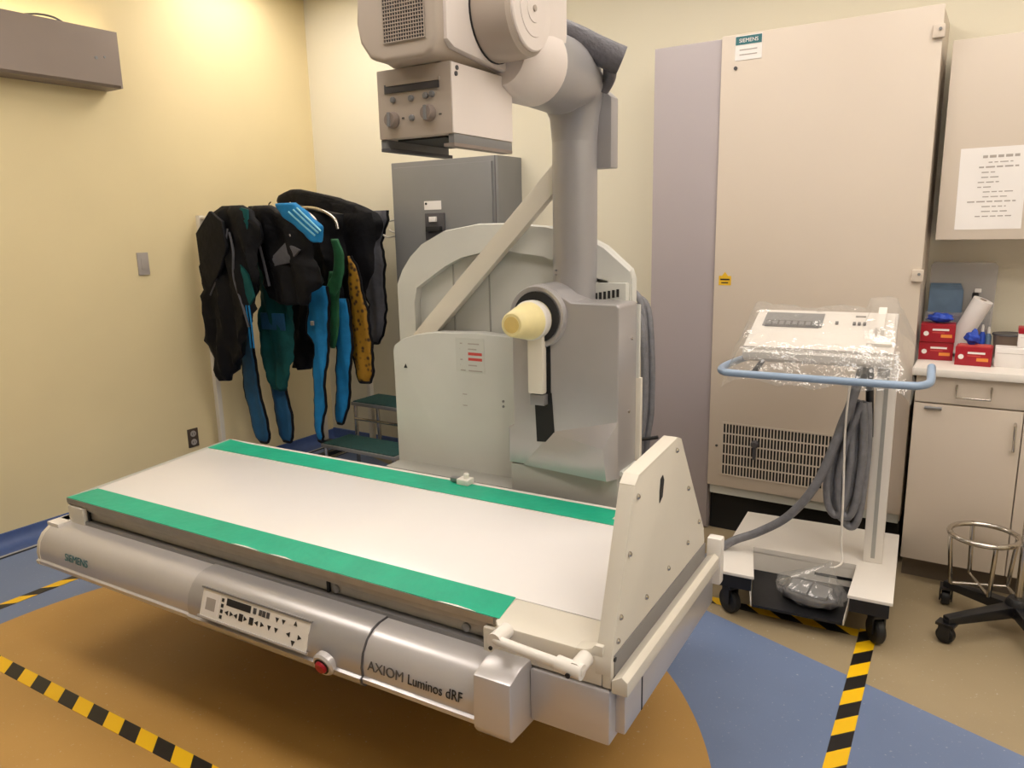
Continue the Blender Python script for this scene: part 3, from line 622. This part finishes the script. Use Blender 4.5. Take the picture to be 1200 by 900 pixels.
tag(crumple('blue_glove', .028, 'blueglove', None, (-.052, 3.535, ZT+.105), (.9, .7, 1.0), .25, 5), 'crumpled blue glove rising from the front red box', 'glove')
t = thing('paper_roll', 'white paper roll leaning tilted behind the red glove boxes', 'paper roll', (-.128, 3.698, ZT+.016)); t.rotation_euler = (math.radians(6), math.radians(23), 0)
lathe('roll', [(.012, .012), (.038, .01), (.038, .25), (.012, .25)], (0, 0, 0), 2, 'paper', t, n=24); lathe('core', [(.013, .005), (.013, .252)], (0, 0, 0), 2, 'tan_bin', t, n=14)
# clear acrylic holder with blue folded wraps
t = thing('acrylic_holder', 'clear acrylic holder standing against the cream wall', 'holder', (-.12, 3.79, ZT))
prism('back_sheet', [(-.12, 0), (.125, 0), (.13, .375), (.12, .39), (-.11, .39), (-.12, .375)], 1, .03, .034, 'acrylic', t)
box('front_sheet', (-.12, -.035, 0), (.115, -.031, .18), 'acrylic', t); box('side_sheet', (.115, -.035, 0), (.119, .034, .18), 'acrylic', t); box('side_sheet', (-.124, -.035, 0), (-.12, .034, .18), 'acrylic', t)
t = thing('folded_wrap', 'folded blue-grey sterile wrap inside the acrylic holder', 'cloth', (-.175, 3.79, ZT+.002))
for i in range(4): box('fold', (-.06, -.024+i*.012, 0), (.068-.004*i, -.014+i*.012, .275+.008*i), 'drapeblue', t, bevel=.004)
t = thing('spray_bottle', 'small bottle with black cap behind the paper roll', 'bottle', (-.062, 3.738, ZT))
lathe('bottle_body', [(.011, 0), (.013, .01), (.013, .20), (.010, .23)], (0, 0, 0), 2, 'drapeblue', t, n=18); lathe('cap', [(.012, .23), (.012, .265), (.008, .27)], (0, 0, 0), 2, 'ink_black', t, n=16); box('nozzle', (-.004, -.012, .27), (.02, .012, .285), 'paper', t, bevel=.003)
for i, (x, y, c, h) in enumerate(((-.022, 3.70, 'blueglove', .13), (.0, 3.72, 'drapeblue', .12))):
    t = thing('squeeze_bottle', ('deep blue' if i == 0 else 'pale blue')+' squeeze bottle behind the front red box', 'bottle', (x, y, ZT))
    lathe('bottle_body', [(.011, 0), (.012, .005), (.012, h*.75), (.006, h*.85)], (0, 0, 0), 2, c, t, n=14); lathe('cap', [(.006, h*.85), (.005, h), (.003, h+.01)], (0, 0, 0), 2, 'paper', t, n=12)
t = thing('round_dish', 'dark round dish behind the white boxes on worktop', 'dish', (.075, 3.72, ZT)); 
lathe('dish_body', [(.045, 0), (.05, .01), (.06, .10), (.057, .10), (.045, .012)], (0, 0, 0), 2, 'tan_bin', t, n=24); lathe('rim', [(.057, .098), (.064, .10), (.062, .106), (.056, .104)], (0, 0, 0), 2, 'darkgrey', t, n=24)
def carton(x, y, z, sx, sy, sz, label, lid):
    t = thing('carton', label, 'box', (x, y, z)); box('carton_body', (-sx/2, -sy/2, 0), (sx/2, sy/2, sz), 'paper', t, bevel=.002)
    box('seam', (-sx/2+.006, -sy/2-.0006, sz*.72), (sx/2-.006, -sy/2, sz*.74), 'switch', t)
    if lid: box('red_lid', (-sx/2-.002, -sy/2-.002, sz), (sx/2+.002, sy/2+.002, sz+.022), 'red', t, bevel=.003)
carton(.078, 3.54, ZT, .10, .09, .075, 'plain white carton beside the front red glove box', False)
carton(.186, 3.53, ZT, .108, .10, .075, 'white carton with another carton on it, right edge', False)
carton(.16, 3.57, ZT+.076, .12, .09, .055, 'white carton with red lid on top of the others', True)

# ------------------------------------------------------------------ casters
def caster(parent, x, y, r, wd=.03, ang=0., top=.12):
    e = lathe('caster_wheel', [(r*.55, -wd/2), (r*.9, -wd/2), (r, -wd*.3), (r, wd*.3), (r*.9, wd/2), (r*.55, wd/2)], (0, 0, 0), 0, 'rubber', parent, n=24)
    e.location = (x, y, r); e.rotation_euler = (0, 0, ang)
    f = merge([boxg((-wd*.5-.008, -.02, -.01), (-wd*.5-.002, .02, r+.012)), boxg((wd*.5+.002, -.02, -.01), (wd*.5+.008, .02, r+.012)), boxg((-wd*.5-.008, -.03, r+.006), (wd*.5+.008, .03, r+.016))])
    new('caster_fork', *f, 'black', e, smooth=0)
    lathe('axle', [(r*.3, -wd*.6), (r*.3, wd*.6)], (0, 0, 0), 0, 'darkgrey', e, n=12)
    tube('caster_stem', [(0, 0, r+.01), (0, 0, top-r)], .012, 'black', e, n=10)

# ------------------------------------------------------------------ control cart
K = thing('control_cart', 'white rolling control cart with blue rail and plastic covered console', 'cart', (-.525, 3.02, 0), math.radians(4))
bp_ = [(-.31, -.33), (-.155, -.33), (-.205, -.09), (.175, -.09), (.165, -.33), (.31, -.33), (.31, .33), (-.31, .33)]
prism('base_plate', bp_, 2, .188, .20, 'white', K, bevel=.002)
prism('base_skirt', [(-.30, -.32), (-.165, -.32), (-.215, -.08), (.185, -.08), (.172, -.32), (.30, -.32), (.30, .32), (-.30, .32)], 2, .135, .187, 'black', K)
for x, y, a in ((-.255, -.255, .9), (.262, -.25, .5), (-.26, .27, .3), (.26, .27, .7)): caster(K, x, y, .05, .032, a, .14)
# pedal tray
tr = new('pedal_tray', *merge([prismg([(-.205, -.09), (.175, -.09), (.175, -.084), (-.205, -.084)], 2, .10, .215),
   ([(-.205, -.09, .215), (-.205, -.09, .11), (-.165, -.30, .065), (-.165, -.305, .085), (-.182, -.275, .17)], [(0, 1, 2, 3, 4)]),
   ([(.175, -.09, .215), (.175, -.09, .11), (.155, -.30, .065), (.155, -.305, .085), (.168, -.275, .17)], [(0, 1, 2, 3, 4)])]), 'white', K, smooth=0)
so = tr.modifiers.new('thick', 'SOLIDIFY'); so.thickness = .004
new('tray_mat', [(-.202, -.092, .12), (.172, -.092, .12), (.153, -.30, .073), (-.163, -.30, .073), (-.202, -.092, .112), (.172, -.092, .112), (.153, -.30, .063), (-.163, -.30, .063)], [(0,1,2,3), (7,6,5,4), (0,4,5,1), (1,5,6,2), (2,6,7,3), (3,7,4,0)], 'black', tr, smooth=0)
box('tray_slot', (.03, -.0925, .145), (.165, -.090, .156), 'ink_black', tr)
# post
ps = box('post', (.192, -.012, .20), (.260, .04, 1.02), 'white', K, bevel=.004)
box('post_groove', (.219, -.0135, .22), (.233, -.012, 1.0), 'machine_dark', ps)
tube('black_strut', [(.165, -.03, .99), (.182, -.01, .70)], .014, 'black', K, n=10)
# console
sl = math.atan2(.105, .31)
cs = prism('console', [(-.18, 1.00), (-.185, 1.025), (-.17, 1.045), (.13, 1.15), (.145, 1.14), (.145, 1.05), (-.15, .985)], 0, -.262, .245, 'white', K, bevel=.006)
def on_console(name, x0, x1, s0, s1, h, m, hh=0.):
    v, f = boxg((x0, s0, hh), (x1, s1, h)); o = new(name, v, f, m, cs); o.location = (0, -.17, 1.046); o.rotation_euler = (math.atan2(.105, .30), 0, 0); return o
on_console('console_display', -.225, -.01, .17, .285, .003, 'steel'); on_console('display_line', -.215, -.02, .165, .215, .004, 'darkgrey')
for i in range(8): on_console('display_key', -.212+i*.024, -.196+i*.024, .175, .205, .007, 'steel')
for x in (.035, .095, .112, .13): on_console('console_button', x, x+.010, .20, .215, .008, 'darkgrey')
on_console('button_print', .10, .135, .27, .276, .0045, 'switch')
on_console('handset_rest', .155, .235, .04, .28, .012, 'white'); js = on_console('handset', .178, .205, .10, .27, .045, 'white')
on_console('front_edge_line', -.262, .245, -.012, -.006, .002, 'switch')
# rail
rp = [(-.27, .08, .965), (-.30, -.02, .965), (-.325, -.16, .963), (-.325, -.24, .962), (-.305, -.285, .962), (-.26, -.30, .962), (.0, -.305, .962), (.28, -.305, .962), (.335, -.29, .963), (.36, -.25, .968), (.362, -.19, .985), (.362, -.14, 1.0)]
tube('blue_handrail', spline(rp, 5), .0135, 'blue_rail', K, n=12)
for x in (-.20, .16): tube('rail_bracket', [(x, -.30, .962), (x, -.06, .985)], .010, 'black', K, n=8)
box('console_bracket', (-.19, -.06, .97), (.235, .04, .995), 'darkgrey', K)
# plastic wrap over console
def wrap():
    nx, ny = 60, 44; V = []; F = []; rnd = random.Random(4)
    ph = [rnd.uniform(0, 6.28) for _ in range(8)]
    for j in range(ny+1):
        for i in range(nx+1):
            s, tt = i/nx, j/ny
            x = -.315+.63*s; y = -.255+.46*tt
            inx = max(0, max(-.27-x, x-.255)); iny = max(0, max(-.19-y, y-.15)); d = math.hypot(inx, iny)
            z = 1.05+max(-.17, min(.145, y))*.345+.0605+.012-d*2.1
            if .14 < x < .25 and y > -.12: z += .035
            z += .011*math.sin(17*x+9*y+ph[0])*math.sin(23*y-7*x+ph[1])+.007*math.sin(41*x+ph[2]+6*y)*math.sin(33*y+ph[3])+.004*math.sin(83*x-20*y+ph[6])*math.sin(61*y+30*x+ph[7])
            V.append((x+.006*math.sin(30*y+ph[4]), y+.006*math.sin(25*x+ph[5]), z))
    for j in range(ny):
        for i in range(nx):
            a = j*(nx+1)+i; F.append((a, a+1, a+nx+2, a+nx+1))
    return V, F
V, F = wrap(); pw = new('plastic_cover', V, F, 'film', None, smooth=60); pw.location = K.location; pw.rotation_euler = K.rotation_euler
tag(pw, 'clear crinkled plastic cover draped over the cart console', 'plastic cover')
# coiled hose on the post, long hose to the left, thin foot switch lead
ch = thing('coiled_hose', 'thick grey hose hung in loops on the cart post', 'hose', (-.39, 2.99, 0))
for i in range(5):
    x = -.045+i*.013; y = -.03+.02*(i % 3); b = .42+.03*math.sin(i*2.1)-(.07 if i == 4 else 0)
    pts = spline([(x+.03, y, .84), (x+.0, y-.015, .74), (x-.03, y-.02, .58), (x-.025, y-.02, b+.03), (x+.005, y-.02, b-.02), (x+.032, y-.02, b+.03), (x+.045, y-.02, .62), (x+.04, y-.01, .76)], 6)
    tube('hose_loop', pts+[Vector((x+.03, y, .84))], .0145, 'hose', ch, n=10)
tag(tube('floor_hose', spline([(-.375, 2.96, .97), (-.40, 2.93, .85), (-.44, 2.91, .70), (-.50, 2.90, .52), (-.59, 2.90, .38), (-.70, 2.90, .29), (-.80, 2.88, .235), (-.88, 2.83, .17), (-.96, 2.78, .08), (-1.06, 2.78, .03), (-1.25, 2.85, .022)], 8), .0165, 'hose', None, n=12), 'long grey hose sweeping from the cart console down to the left', 'hose')
ld = tag(tube('foot_switch_lead', spline([(-.405, 2.90, .93), (-.41, 2.895, .75), (-.40, 2.89, .50), (-.395, 2.885, .33), (-.385, 2.87, .25), (-.40, 2.84, .235), (-.42, 2.83, .232)], 8), .004, 'white', None, n=8), 'thin white lead hanging down to the bagged foot switch', 'cable')
# foot switch in a bag
t = thing('foot_switch', 'dark foot switch lying in the cart tray', 'foot switch', (-.475, 2.815, .108), math.radians(-8)); t.rotation_euler = (math.radians(14), 0, math.radians(-8))
prism('pedal_body', [(-.09, -.05), (-.105, -.02), (-.10, .03), (-.07, .055), (.07, .05), (.10, .025), (.105, -.02), (.09, -.05), (0, -.062)], 2, 0, .035, 'darkgrey', t, bevel=.012, seg=3)
prism('pedal', [(-.07, -.045), (-.075, .02), (.0, .025), (.0, -.05)], 2, .036, .05, 'steel', t, bevel=.006); prism('pedal', [(.005, -.05), (.005, .025), (.075, .02), (.07, -.045)], 2, .036, .05, 'steel', t, bevel=.006)
def bag():
    bm = bmesh.new(); bmesh.ops.create_uvsphere(bm, u_segments=40, v_segments=24, radius=1.0)
    for v in bm.verts:
        d = v.co.copy(); a = math.atan2(d.y, d.x); pl = 1+.05*math.sin(9*a+3*d.z)+.03*math.sin(17*a)
        x, y, z = d.x*.130*pl, d.y*.085*pl, (d.z*.042+.036)+.006*math.sin(40*d.x*.13+25*d.y*.1)
        if d.z > .55: q = (d.z-.55)/.45; x = x*(1-.7*q)+.06*q; y = y*(1-.7*q)+.04*q; z += .075*q
        v.co = (x, y, z)
    me = bpy.data.meshes.new('clear_bag'); bm.to_mesh(me); bm.free(); me.materials.append(MT['bag'])
    for p in me.polygons: p.use_smooth = True
    return link(bpy.data.objects.new('clear_bag', me))
bg = bag(); bg.location = (-.475, 2.815, .108); bg.rotation_euler = (math.radians(14), 0, math.radians(-8)); tag(bg, 'clear plastic bag gathered around the foot switch', 'plastic bag')

# ------------------------------------------------------------------ rolling ring stand
t = thing('rolling_ring_stand', 'chrome ring stand on a black five-arm caster base', 'stand', (.178, 3.085, 0))
for i in range(5):
    a = math.radians(147+72*i); c, s = math.cos(a), math.sin(a); nx, ny = -s, c
    V = [(nx*.024, ny*.024, .085), (-nx*.024, -ny*.024, .085), (-nx*.024, -ny*.024, .13), (nx*.024, ny*.024, .13)]
    V += [(c*.275+nx*.017, s*.275+ny*.017, .072), (c*.275-nx*.017, s*.275-ny*.017, .072), (c*.275-nx*.017, s*.275-ny*.017, .10), (c*.275+nx*.017, s*.275+ny*.017, .10)]
    new('base_arm', V, [(0,1,2,3), (7,6,5,4), (0,4,5,1), (1,5,6,2), (2,6,7,3), (3,7,4,0)], 'black', t, bevel=.004)
    caster(t, c*.27, s*.27, .031, .03, a+.6, .09)
lathe('base_hub', [(.035, .08), (.04, .09), (.04, .135), (.03, .15)], (0, 0, 0), 2, 'black', t, n=24)
tube('upright', [(0, 0, .14), (0, 0, .62)], .012, 'chrome', t, n=14)
rc = Vector((-.123, .085, 0)); rr = .113
tube('ring', [(rc.x+rr*math.cos(2*math.pi*i/36), rc.y+rr*math.sin(2*math.pi*i/36), .335) for i in range(36)], .010, 'chrome', t, n=10, closed=True)
ends = []
for a in (200, 290, 20, 110):
    a = math.radians(a); p = (rc.x+rr*math.cos(a), rc.y+rr*math.sin(a), .345); q = (rc.x+rr*.86*math.cos(a), rc.y+rr*.86*math.sin(a), .135); ends.append(q)
    tube('ring_leg', [p, (p[0], p[1], .31), q], .008, 'chrome', t, n=8)
tube('cross_bar', [ends[0], ends[2]], .006, 'chrome', t, n=8); tube('cross_bar', [ends[1], ends[3]], .006, 'chrome', t, n=8)
tube('ring_bracket', [ends[2], (0, 0, .145)], .006, 'chrome', t, n=8)

# ------------------------------------------------------------------ step stool
t = thing('step_stool', 'two-step metal stool with dark teal rubber treads', 'step stool', (-3.15, 3.16, 0))
for y0, y1, z in ((.02, .27, .20), (.30, .56, .41)):
    p = box('step_plate', (-.30, y0, z-.022), (.30, y1, z), 'steel', t, bevel=.004); box('tread', (-.288, y0+.01, z), (.288, y1-.01, z+.006), 'dteal', p)
for x in (-.28, .28):
    tube('leg', [(x, .04, 0), (x, .04, .18)], .013, 'chrome', t, n=10); tube('leg', [(x, .54, 0), (x, .52, .39)], .013, 'chrome', t, n=10); tube('leg', [(x, .32, .0), (x, .32, .39)], .013, 'chrome', t, n=10)
    tube('side_bar', [(x, .04, .10), (x, .53, .10)], .010, 'chrome', t, n=8)
tube('front_bar', [(-.28, .31, .30), (.28, .31, .30)], .010, 'chrome', t, n=8)

# ------------------------------------------------------------------ apron rack and lead aprons
t = thing('apron_rack', 'pale metal apron rack in the corner by the yellow wall', 'rack', (-3.65, 3.25, 0))
for x, y in ((-.31, -.40), (-.31, .45), (.15, .45)): box('post', (x-.016, y-.016, .02), (x+.016, y+.016, 1.60), 'cream', t, bevel=.003)
for y in (-.40, .45): box('foot', (-.34, y-.03, 0), (.175, y+.03, .03), 'black', t, bevel=.004)
box('base_bar', (-.01, -.40, .03), (.03, .45, .06), 'black', t)
tube('hanging_rail', [(-.0, -.42, 1.585), (-.0, .47, 1.585)], .013, 'chrome', t, n=12)
for y in (-.40, .45): tube('cross_rail', [(-.31, y, 1.585), (.15, y, 1.585)], .012, 'cream', t, n=10)
t['label'] = 'pale metal apron rack standing in the corner by the yellow wall'
GAR = {
'black_vest': (2.8, [(1.644, -3.668, -3.495), (1.603, -3.763, -3.417), (1.51, -3.847, -3.388), (1.37, -3.895, -3.406), (1.177, -3.911, -3.459), (0.979, -3.937, -3.529), (0.826, -3.921, -3.609), (0.724, -3.857, -3.692), (0.64, -3.822, -3.774)]),
'black_bolero': (2.92, [(1.643, -3.601, -3.417), (1.576, -3.64, -3.241), (1.459, -3.642, -3.128), (1.365, -3.581, -3.105), (1.225, -3.513, -3.087), (1.096, -3.457, -3.166)]),
'teal_panel': (3.02, [(1.36, -3.704, -3.369), (1.163, -3.7, -3.391), (0.857, -3.742, -3.447), (0.649, -3.707, -3.493), (0.559, -3.656, -3.549)]),
'strap1': (2.96, [(1.137, -3.783, -3.706), (0.958, -3.801, -3.73), (0.697, -3.846, -3.711), (0.486, -3.828, -3.685), (0.276, -3.77, -3.643), (0.233, -3.736, -3.672)]),
'strap2': (3.075, [(0.74, -3.713, -3.605), (0.607, -3.723, -3.606), (0.419, -3.723, -3.582), (0.258, -3.696, -3.563), (0.22, -3.661, -3.591)]),
'blue_shoulder': (2.86, [(1.647, -3.318, -3.159), (1.583, -3.272, -3.051), (1.519, -3.16, -2.957), (1.475, -3.088, -2.974), (1.439, -3.04, -2.996)]),
'strap3': (3.1, [(1.188, -3.364, -3.211), (1.015, -3.39, -3.214), (0.904, -3.395, -3.232), (0.855, -3.357, -3.244), (0.554, -3.381, -3.294), (0.287, -3.394, -3.336), (0.254, -3.383, -3.353)]),
'strap4': (3.225, [(1.105, -3.264, -3.194), (1.004, -3.287, -3.176), (0.851, -3.302, -3.175), (0.643, -3.307, -3.201), (0.383, -3.346, -3.259), (0.339, -3.328, -3.284)]),
'green_panel': (3.165, [(1.268, -3.256, -3.188), (1.184, -3.279, -3.189), (1.06, -3.298, -3.194), (0.96, -3.301, -3.21), (0.858, -3.297, -3.233), (0.817, -3.286, -3.251)]),
'green_loop': (3.125, [(1.452, -3.184, -3.124), (1.357, -3.173, -3.1), (1.262, -3.189, -3.096), (1.189, -3.237, -3.122), (1.129, -3.25, -3.188)]),
'black_inner': (3.355, [(1.596, -3.461, -3.076), (1.447, -3.447, -3.06), (1.296, -3.433, -3.085), (1.117, -3.429, -3.167), (0.976, -3.391, -3.248), (0.907, -3.354, -3.297)]),
'black_long': (3.24, [(1.655, -3.737, -3.551), (1.592, -3.798, -3.207), (1.452, -3.832, -3.185), (1.249, -3.827, -3.21), (1.094, -3.8, -3.265), (0.909, -3.791, -3.338), (0.772, -3.744, -3.483), (0.65, -3.711, -3.571)]),
'yellow': (3.285, [(1.35, -3.218, -3.19), (1.226, -3.222, -3.14), (1.177, -3.226, -3.117), (1.052, -3.223, -3.093), (0.848, -3.242, -3.069), (0.667, -3.222, -3.076), (0.6, -3.179, -3.109)]),
'grey_black': (3.66, [(1.614, -3.485, -3.22), (1.567, -3.43, -3.23), (1.493, -3.407, -3.27), (1.28, -3.41, -3.286), (1.007, -3.431, -3.277), (0.867, -3.428, -3.301), (0.771, -3.413, -3.353)]),
'black_top': (3.43, [(1.756, -3.826, -3.733), (1.724, -3.924, -3.564), (1.684, -3.961, -3.351), (1.639, -3.855, -3.196), (1.589, -3.689, -3.105), (1.536, -3.471, -3.082), (1.47, -3.391, -3.087), (1.344, -3.331, -3.164), (1.267, -3.309, -3.211)]),
'blue_back': (3.53, [(1.537, -3.425, -3.269), (1.339, -3.428, -3.284), (1.18, -3.413, -3.326), (1.062, -3.393, -3.357)]),
}
def lerp_rows(rows, n):
    z0, z1 = rows[0][0], rows[-1][0]; out = []
    for i in range(n+1):
        z = z0+(z1-z0)*i/n
        for a, b in zip(rows, rows[1:]):
            if a[0] >= z >= b[0]-1e-9:
                k = (a[0]-z)/(a[0]-b[0]) if a[0] != b[0] else 0; k2 = k*k*(3-2*k)*.4+k*.6
                out.append((z, a[1]+(b[1]-a[1])*k2, a[2]+(b[2]-a[2])*k2)); break
    return out
def garment(key, name, label, m, thick, folds, trim=None, extra=None, seed=0):
    Y, rows = GAR[key]; rnd = random.Random(seed+11); rw = lerp_rows(rows, 30); nx = 14; V = []; F = []
    p1, p2, p3 = rnd.uniform(0, 6), rnd.uniform(0, 6), rnd.uniform(0, 6)
    N = 2*nx
    cx = sum(r[1]+r[2] for r in rows)/2/len(rows)
    am = min(.016, folds*.7)
    for i, (z, a, b) in enumerate(rw):
        if i > 1: a += am*(math.sin(z*31+p1)+.6*math.sin(z*77+p2)); b += am*(math.sin(z*27+p3)+.6*math.sin(z*69+p1))
        wob = .006*math.sin(z*23+p3)
        for j in range(N):
            if j <= nx: s = j/nx; side = -1
            else: s = (N-j)/nx; side = 1
            e = math.sqrt(max(0, 1-(2*s-1)**2)); x = a+(b-a)*s+wob
            y = Y+side*thick*.5*(.25+.75*e)*(1 if 0 < i < 30 else .5)
            if j in (0, nx): y = Y
            w_ = b-a; fd = folds*(math.sin((x-cx)*38+p1+3*math.sin(z*5+p2))*.6+.4*math.sin((x-cx)*71+p2+z*6)); y += fd*min(1, (rw[0][0]-z)*4+.3)
            V.append((x, y, z))
    for i in range(30):
        for j in range(N): F.append((i*N+j, i*N+(j+1) % N, (i+1)*N+(j+1) % N, (i+1)*N+j))
    F += [tuple(range(N)), tuple(range(30*N, 31*N))]
    t = thing(name, label, 'apron', (cx, Y, 0), group='lead aprons on the rack')
    V = [(x-cx, y-Y, z) for x, y, z in V]
    new('panel', V, F, m, t, smooth=70)
    if trim:
        for q in (0, nx): tube('piping', [V[i*N+q] for i in range(0, 31)], .009, trim, t, n=6)
        tube('hem', [V[30*N+q] for q in range(0, nx+1, 2)], .009, trim, t, n=6)
    if extra: extra(t, cx, Y)
    return t
def ex_vest(t, cx, Y):
    prism('front_flap', [(-.16, 1.50), (-.02, 1.62), (.08, 1.56), (.10, 1.42), (.03, 1.30), (-.08, 1.18), (-.15, 1.30)], 1, -.07, -.045, 'f_black', t, bevel=.010, seg=3)
    tube('seam_edge', spline([(-.10, -.055, 1.15), (.0, -.06, 1.28), (.07, -.06, 1.40), (.10, -.05, 1.52)]), .005, 'f_grey', t, n=6)
    tube('armhole_binding', spline([(.10, -.04, 1.50), (.13, -.05, 1.40), (.115, -.05, 1.25), (.16, -.045, 1.10), (.19, -.04, .98)]), .007, 'f_grey', t, n=6)
    prism('collar', [(.13, 1.60), (.20, 1.63), (.25, 1.62), (.235, 1.50), (.18, 1.46)], 1, -.03, -.015, 'f_teal', t, bevel=.004)
    prism('lining', [(.15, 1.33), (.21, 1.27), (.245, 1.15), (.20, 1.10), (.16, 1.20)], 1, -.032, -.018, 'f_teal', t, bevel=.004)
    for k in (0, .025): tube('blue_cord', spline([(.17+k, -.03, 1.10), (.185+k, -.035, .98), (.18+k, -.03, .86)]), .005, 'f_blue', t, n=6)
def ex_bolero(t, cx, Y):
    prism('lapel', [(-.02, 1.36), (.10, 1.44), (.21, 1.40), (.12, 1.33), (.0, 1.31)], 1, -.045, -.028, 'f_grey', t, bevel=.006)
    lathe('snap_button', [(.011, 0), (.011, -.008), (.006, -.011)], (.13, -.03, 1.475), 1, 'switch', t, n=14)
    tube('strap', spline([(-.15, -.03, 1.55), (-.10, -.045, 1.40), (-.06, -.04, 1.20)]), .008, 'f_grey', t, n=6)
def ex_stripes(t, cx, Y):
    for k in (0, .028, .05): tube('stripe', [(-.085+k*1.3, -.026, 1.60+k*.35), (.10+k*.9, -.028, 1.475+k*.45)], .005, 'f_trim', t, n=6)
def ex_buckle(t, cx, Y):
    box('buckle', (-.02, -.03, .96), (.005, -.018, .985), 'switch', t, bevel=.003)
def ex_teal(t, cx, Y):
    box('pocket', (-.10, -.03, .93), (.10, -.018, 1.03), 'f_dblue', t, bevel=.004)
garment('black_top', 'lead_apron', 'black lead apron draped highest over the back of the rack', 'f_black', .07, .016, None, None, 1)
garment('grey_black', 'lead_apron', 'charcoal lead apron hanging at the far right end of the rack', 'f_grey', .05, .012, 'f_black', None, 2)
garment('blue_back', 'lead_apron', 'deep blue lead apron behind the yellow patterned one', 'f_dblue', .05, .01, 'f_black', None, 3)
garment('yellow', 'lead_apron', 'yellow leopard patterned lead apron', 'f_yellow', .035, .008, 'f_black', None, 4)
garment('strap4', 'lead_apron', 'long bright blue apron panel beside the yellow patterned one', 'f_blue', .04, .006, 'f_black', None, 5)
garment('green_panel', 'lead_apron', 'green lead apron panel between two blue panels', 'f_green', .025, .004, None, None, 6)
garment('green_loop', 'lead_apron', 'dark green apron strap loop above the green panel', 'f_green', .02, .003, None, None, 21)
garment('black_inner', 'lead_apron', 'black lead apron under the highest draped one, behind yellow', 'f_black', .03, .008, None, None, 22)
garment('strap3', 'lead_apron', 'long bright blue apron panel with small buckle in the middle', 'f_blue', .04, .006, 'f_black', ex_buckle, 7)
garment('black_long', 'lead_apron', 'long black lead apron in the middle of the rack', 'f_black', .07, .03, None, None, 8)
garment('strap2', 'lead_apron', 'deep blue apron panel hanging low under the teal apron', 'f_dblue', .04, .006, 'f_black', None, 9)
garment('strap1', 'lead_apron', 'narrow blue apron panel hanging low below the leftmost black vest', 'f_dblue', .04, .006, 'f_black', None, 10)
garment('teal_panel', 'lead_apron', 'dark teal lead apron with blue pocket', 'f_teal', .05, .014, None, ex_teal, 11)
garment('black_bolero', 'lead_apron', 'black lead vest with lapel and grey snap button', 'f_black', .07, .026, None, ex_bolero, 12)
garment('blue_shoulder', 'lead_apron', 'bright blue striped apron shoulder', 'f_blue', .05, .004, None, ex_stripes, 13)
garment('black_vest', 'lead_apron', 'leftmost black lead vest with teal lining by the yellow wall', 'f_black', .08, .028, None, ex_vest, 14)
for i, (y, x, z, c, lb) in enumerate(((3.10, -3.36, 1.60, 'pinkwhite', 'pale pink hanger nearest the blue striped shoulder'), (3.16, -3.26, 1.595, 'chrome', 'steel hanger beside the black draped apron'))):
    t = thing('coat_hanger', lb, 'hanger', (x, y, z))
    tube('hanger_bar', spline([(-.28, 0, .03), (-.12, 0, .035), (.0, 0, .01), (.08, 0, -.035), (.10, 0, -.09)], 6), .009, c, t, n=8)
    tube('hook', spline([(-.28, 0, .03), (-.29, 0, .055), (-.27, 0, .07)], 4), .004, 'chrome', t, n=6)
t = thing('wire_hook', 'white wire hooks sticking out of the wall beside the rack', 'hook', (-3.20, YB, 1.50))
for z, d in ((.07, .0), (.0, .03), (-.03, -.02)): tube('prong', spline([(.04+d, 0, z), (.02+d, -.10, z-.005), (-.02+d, -.18, z-.02), (-.05+d, -.19, z-.005)], 5), .006, 'cream', t, n=8)
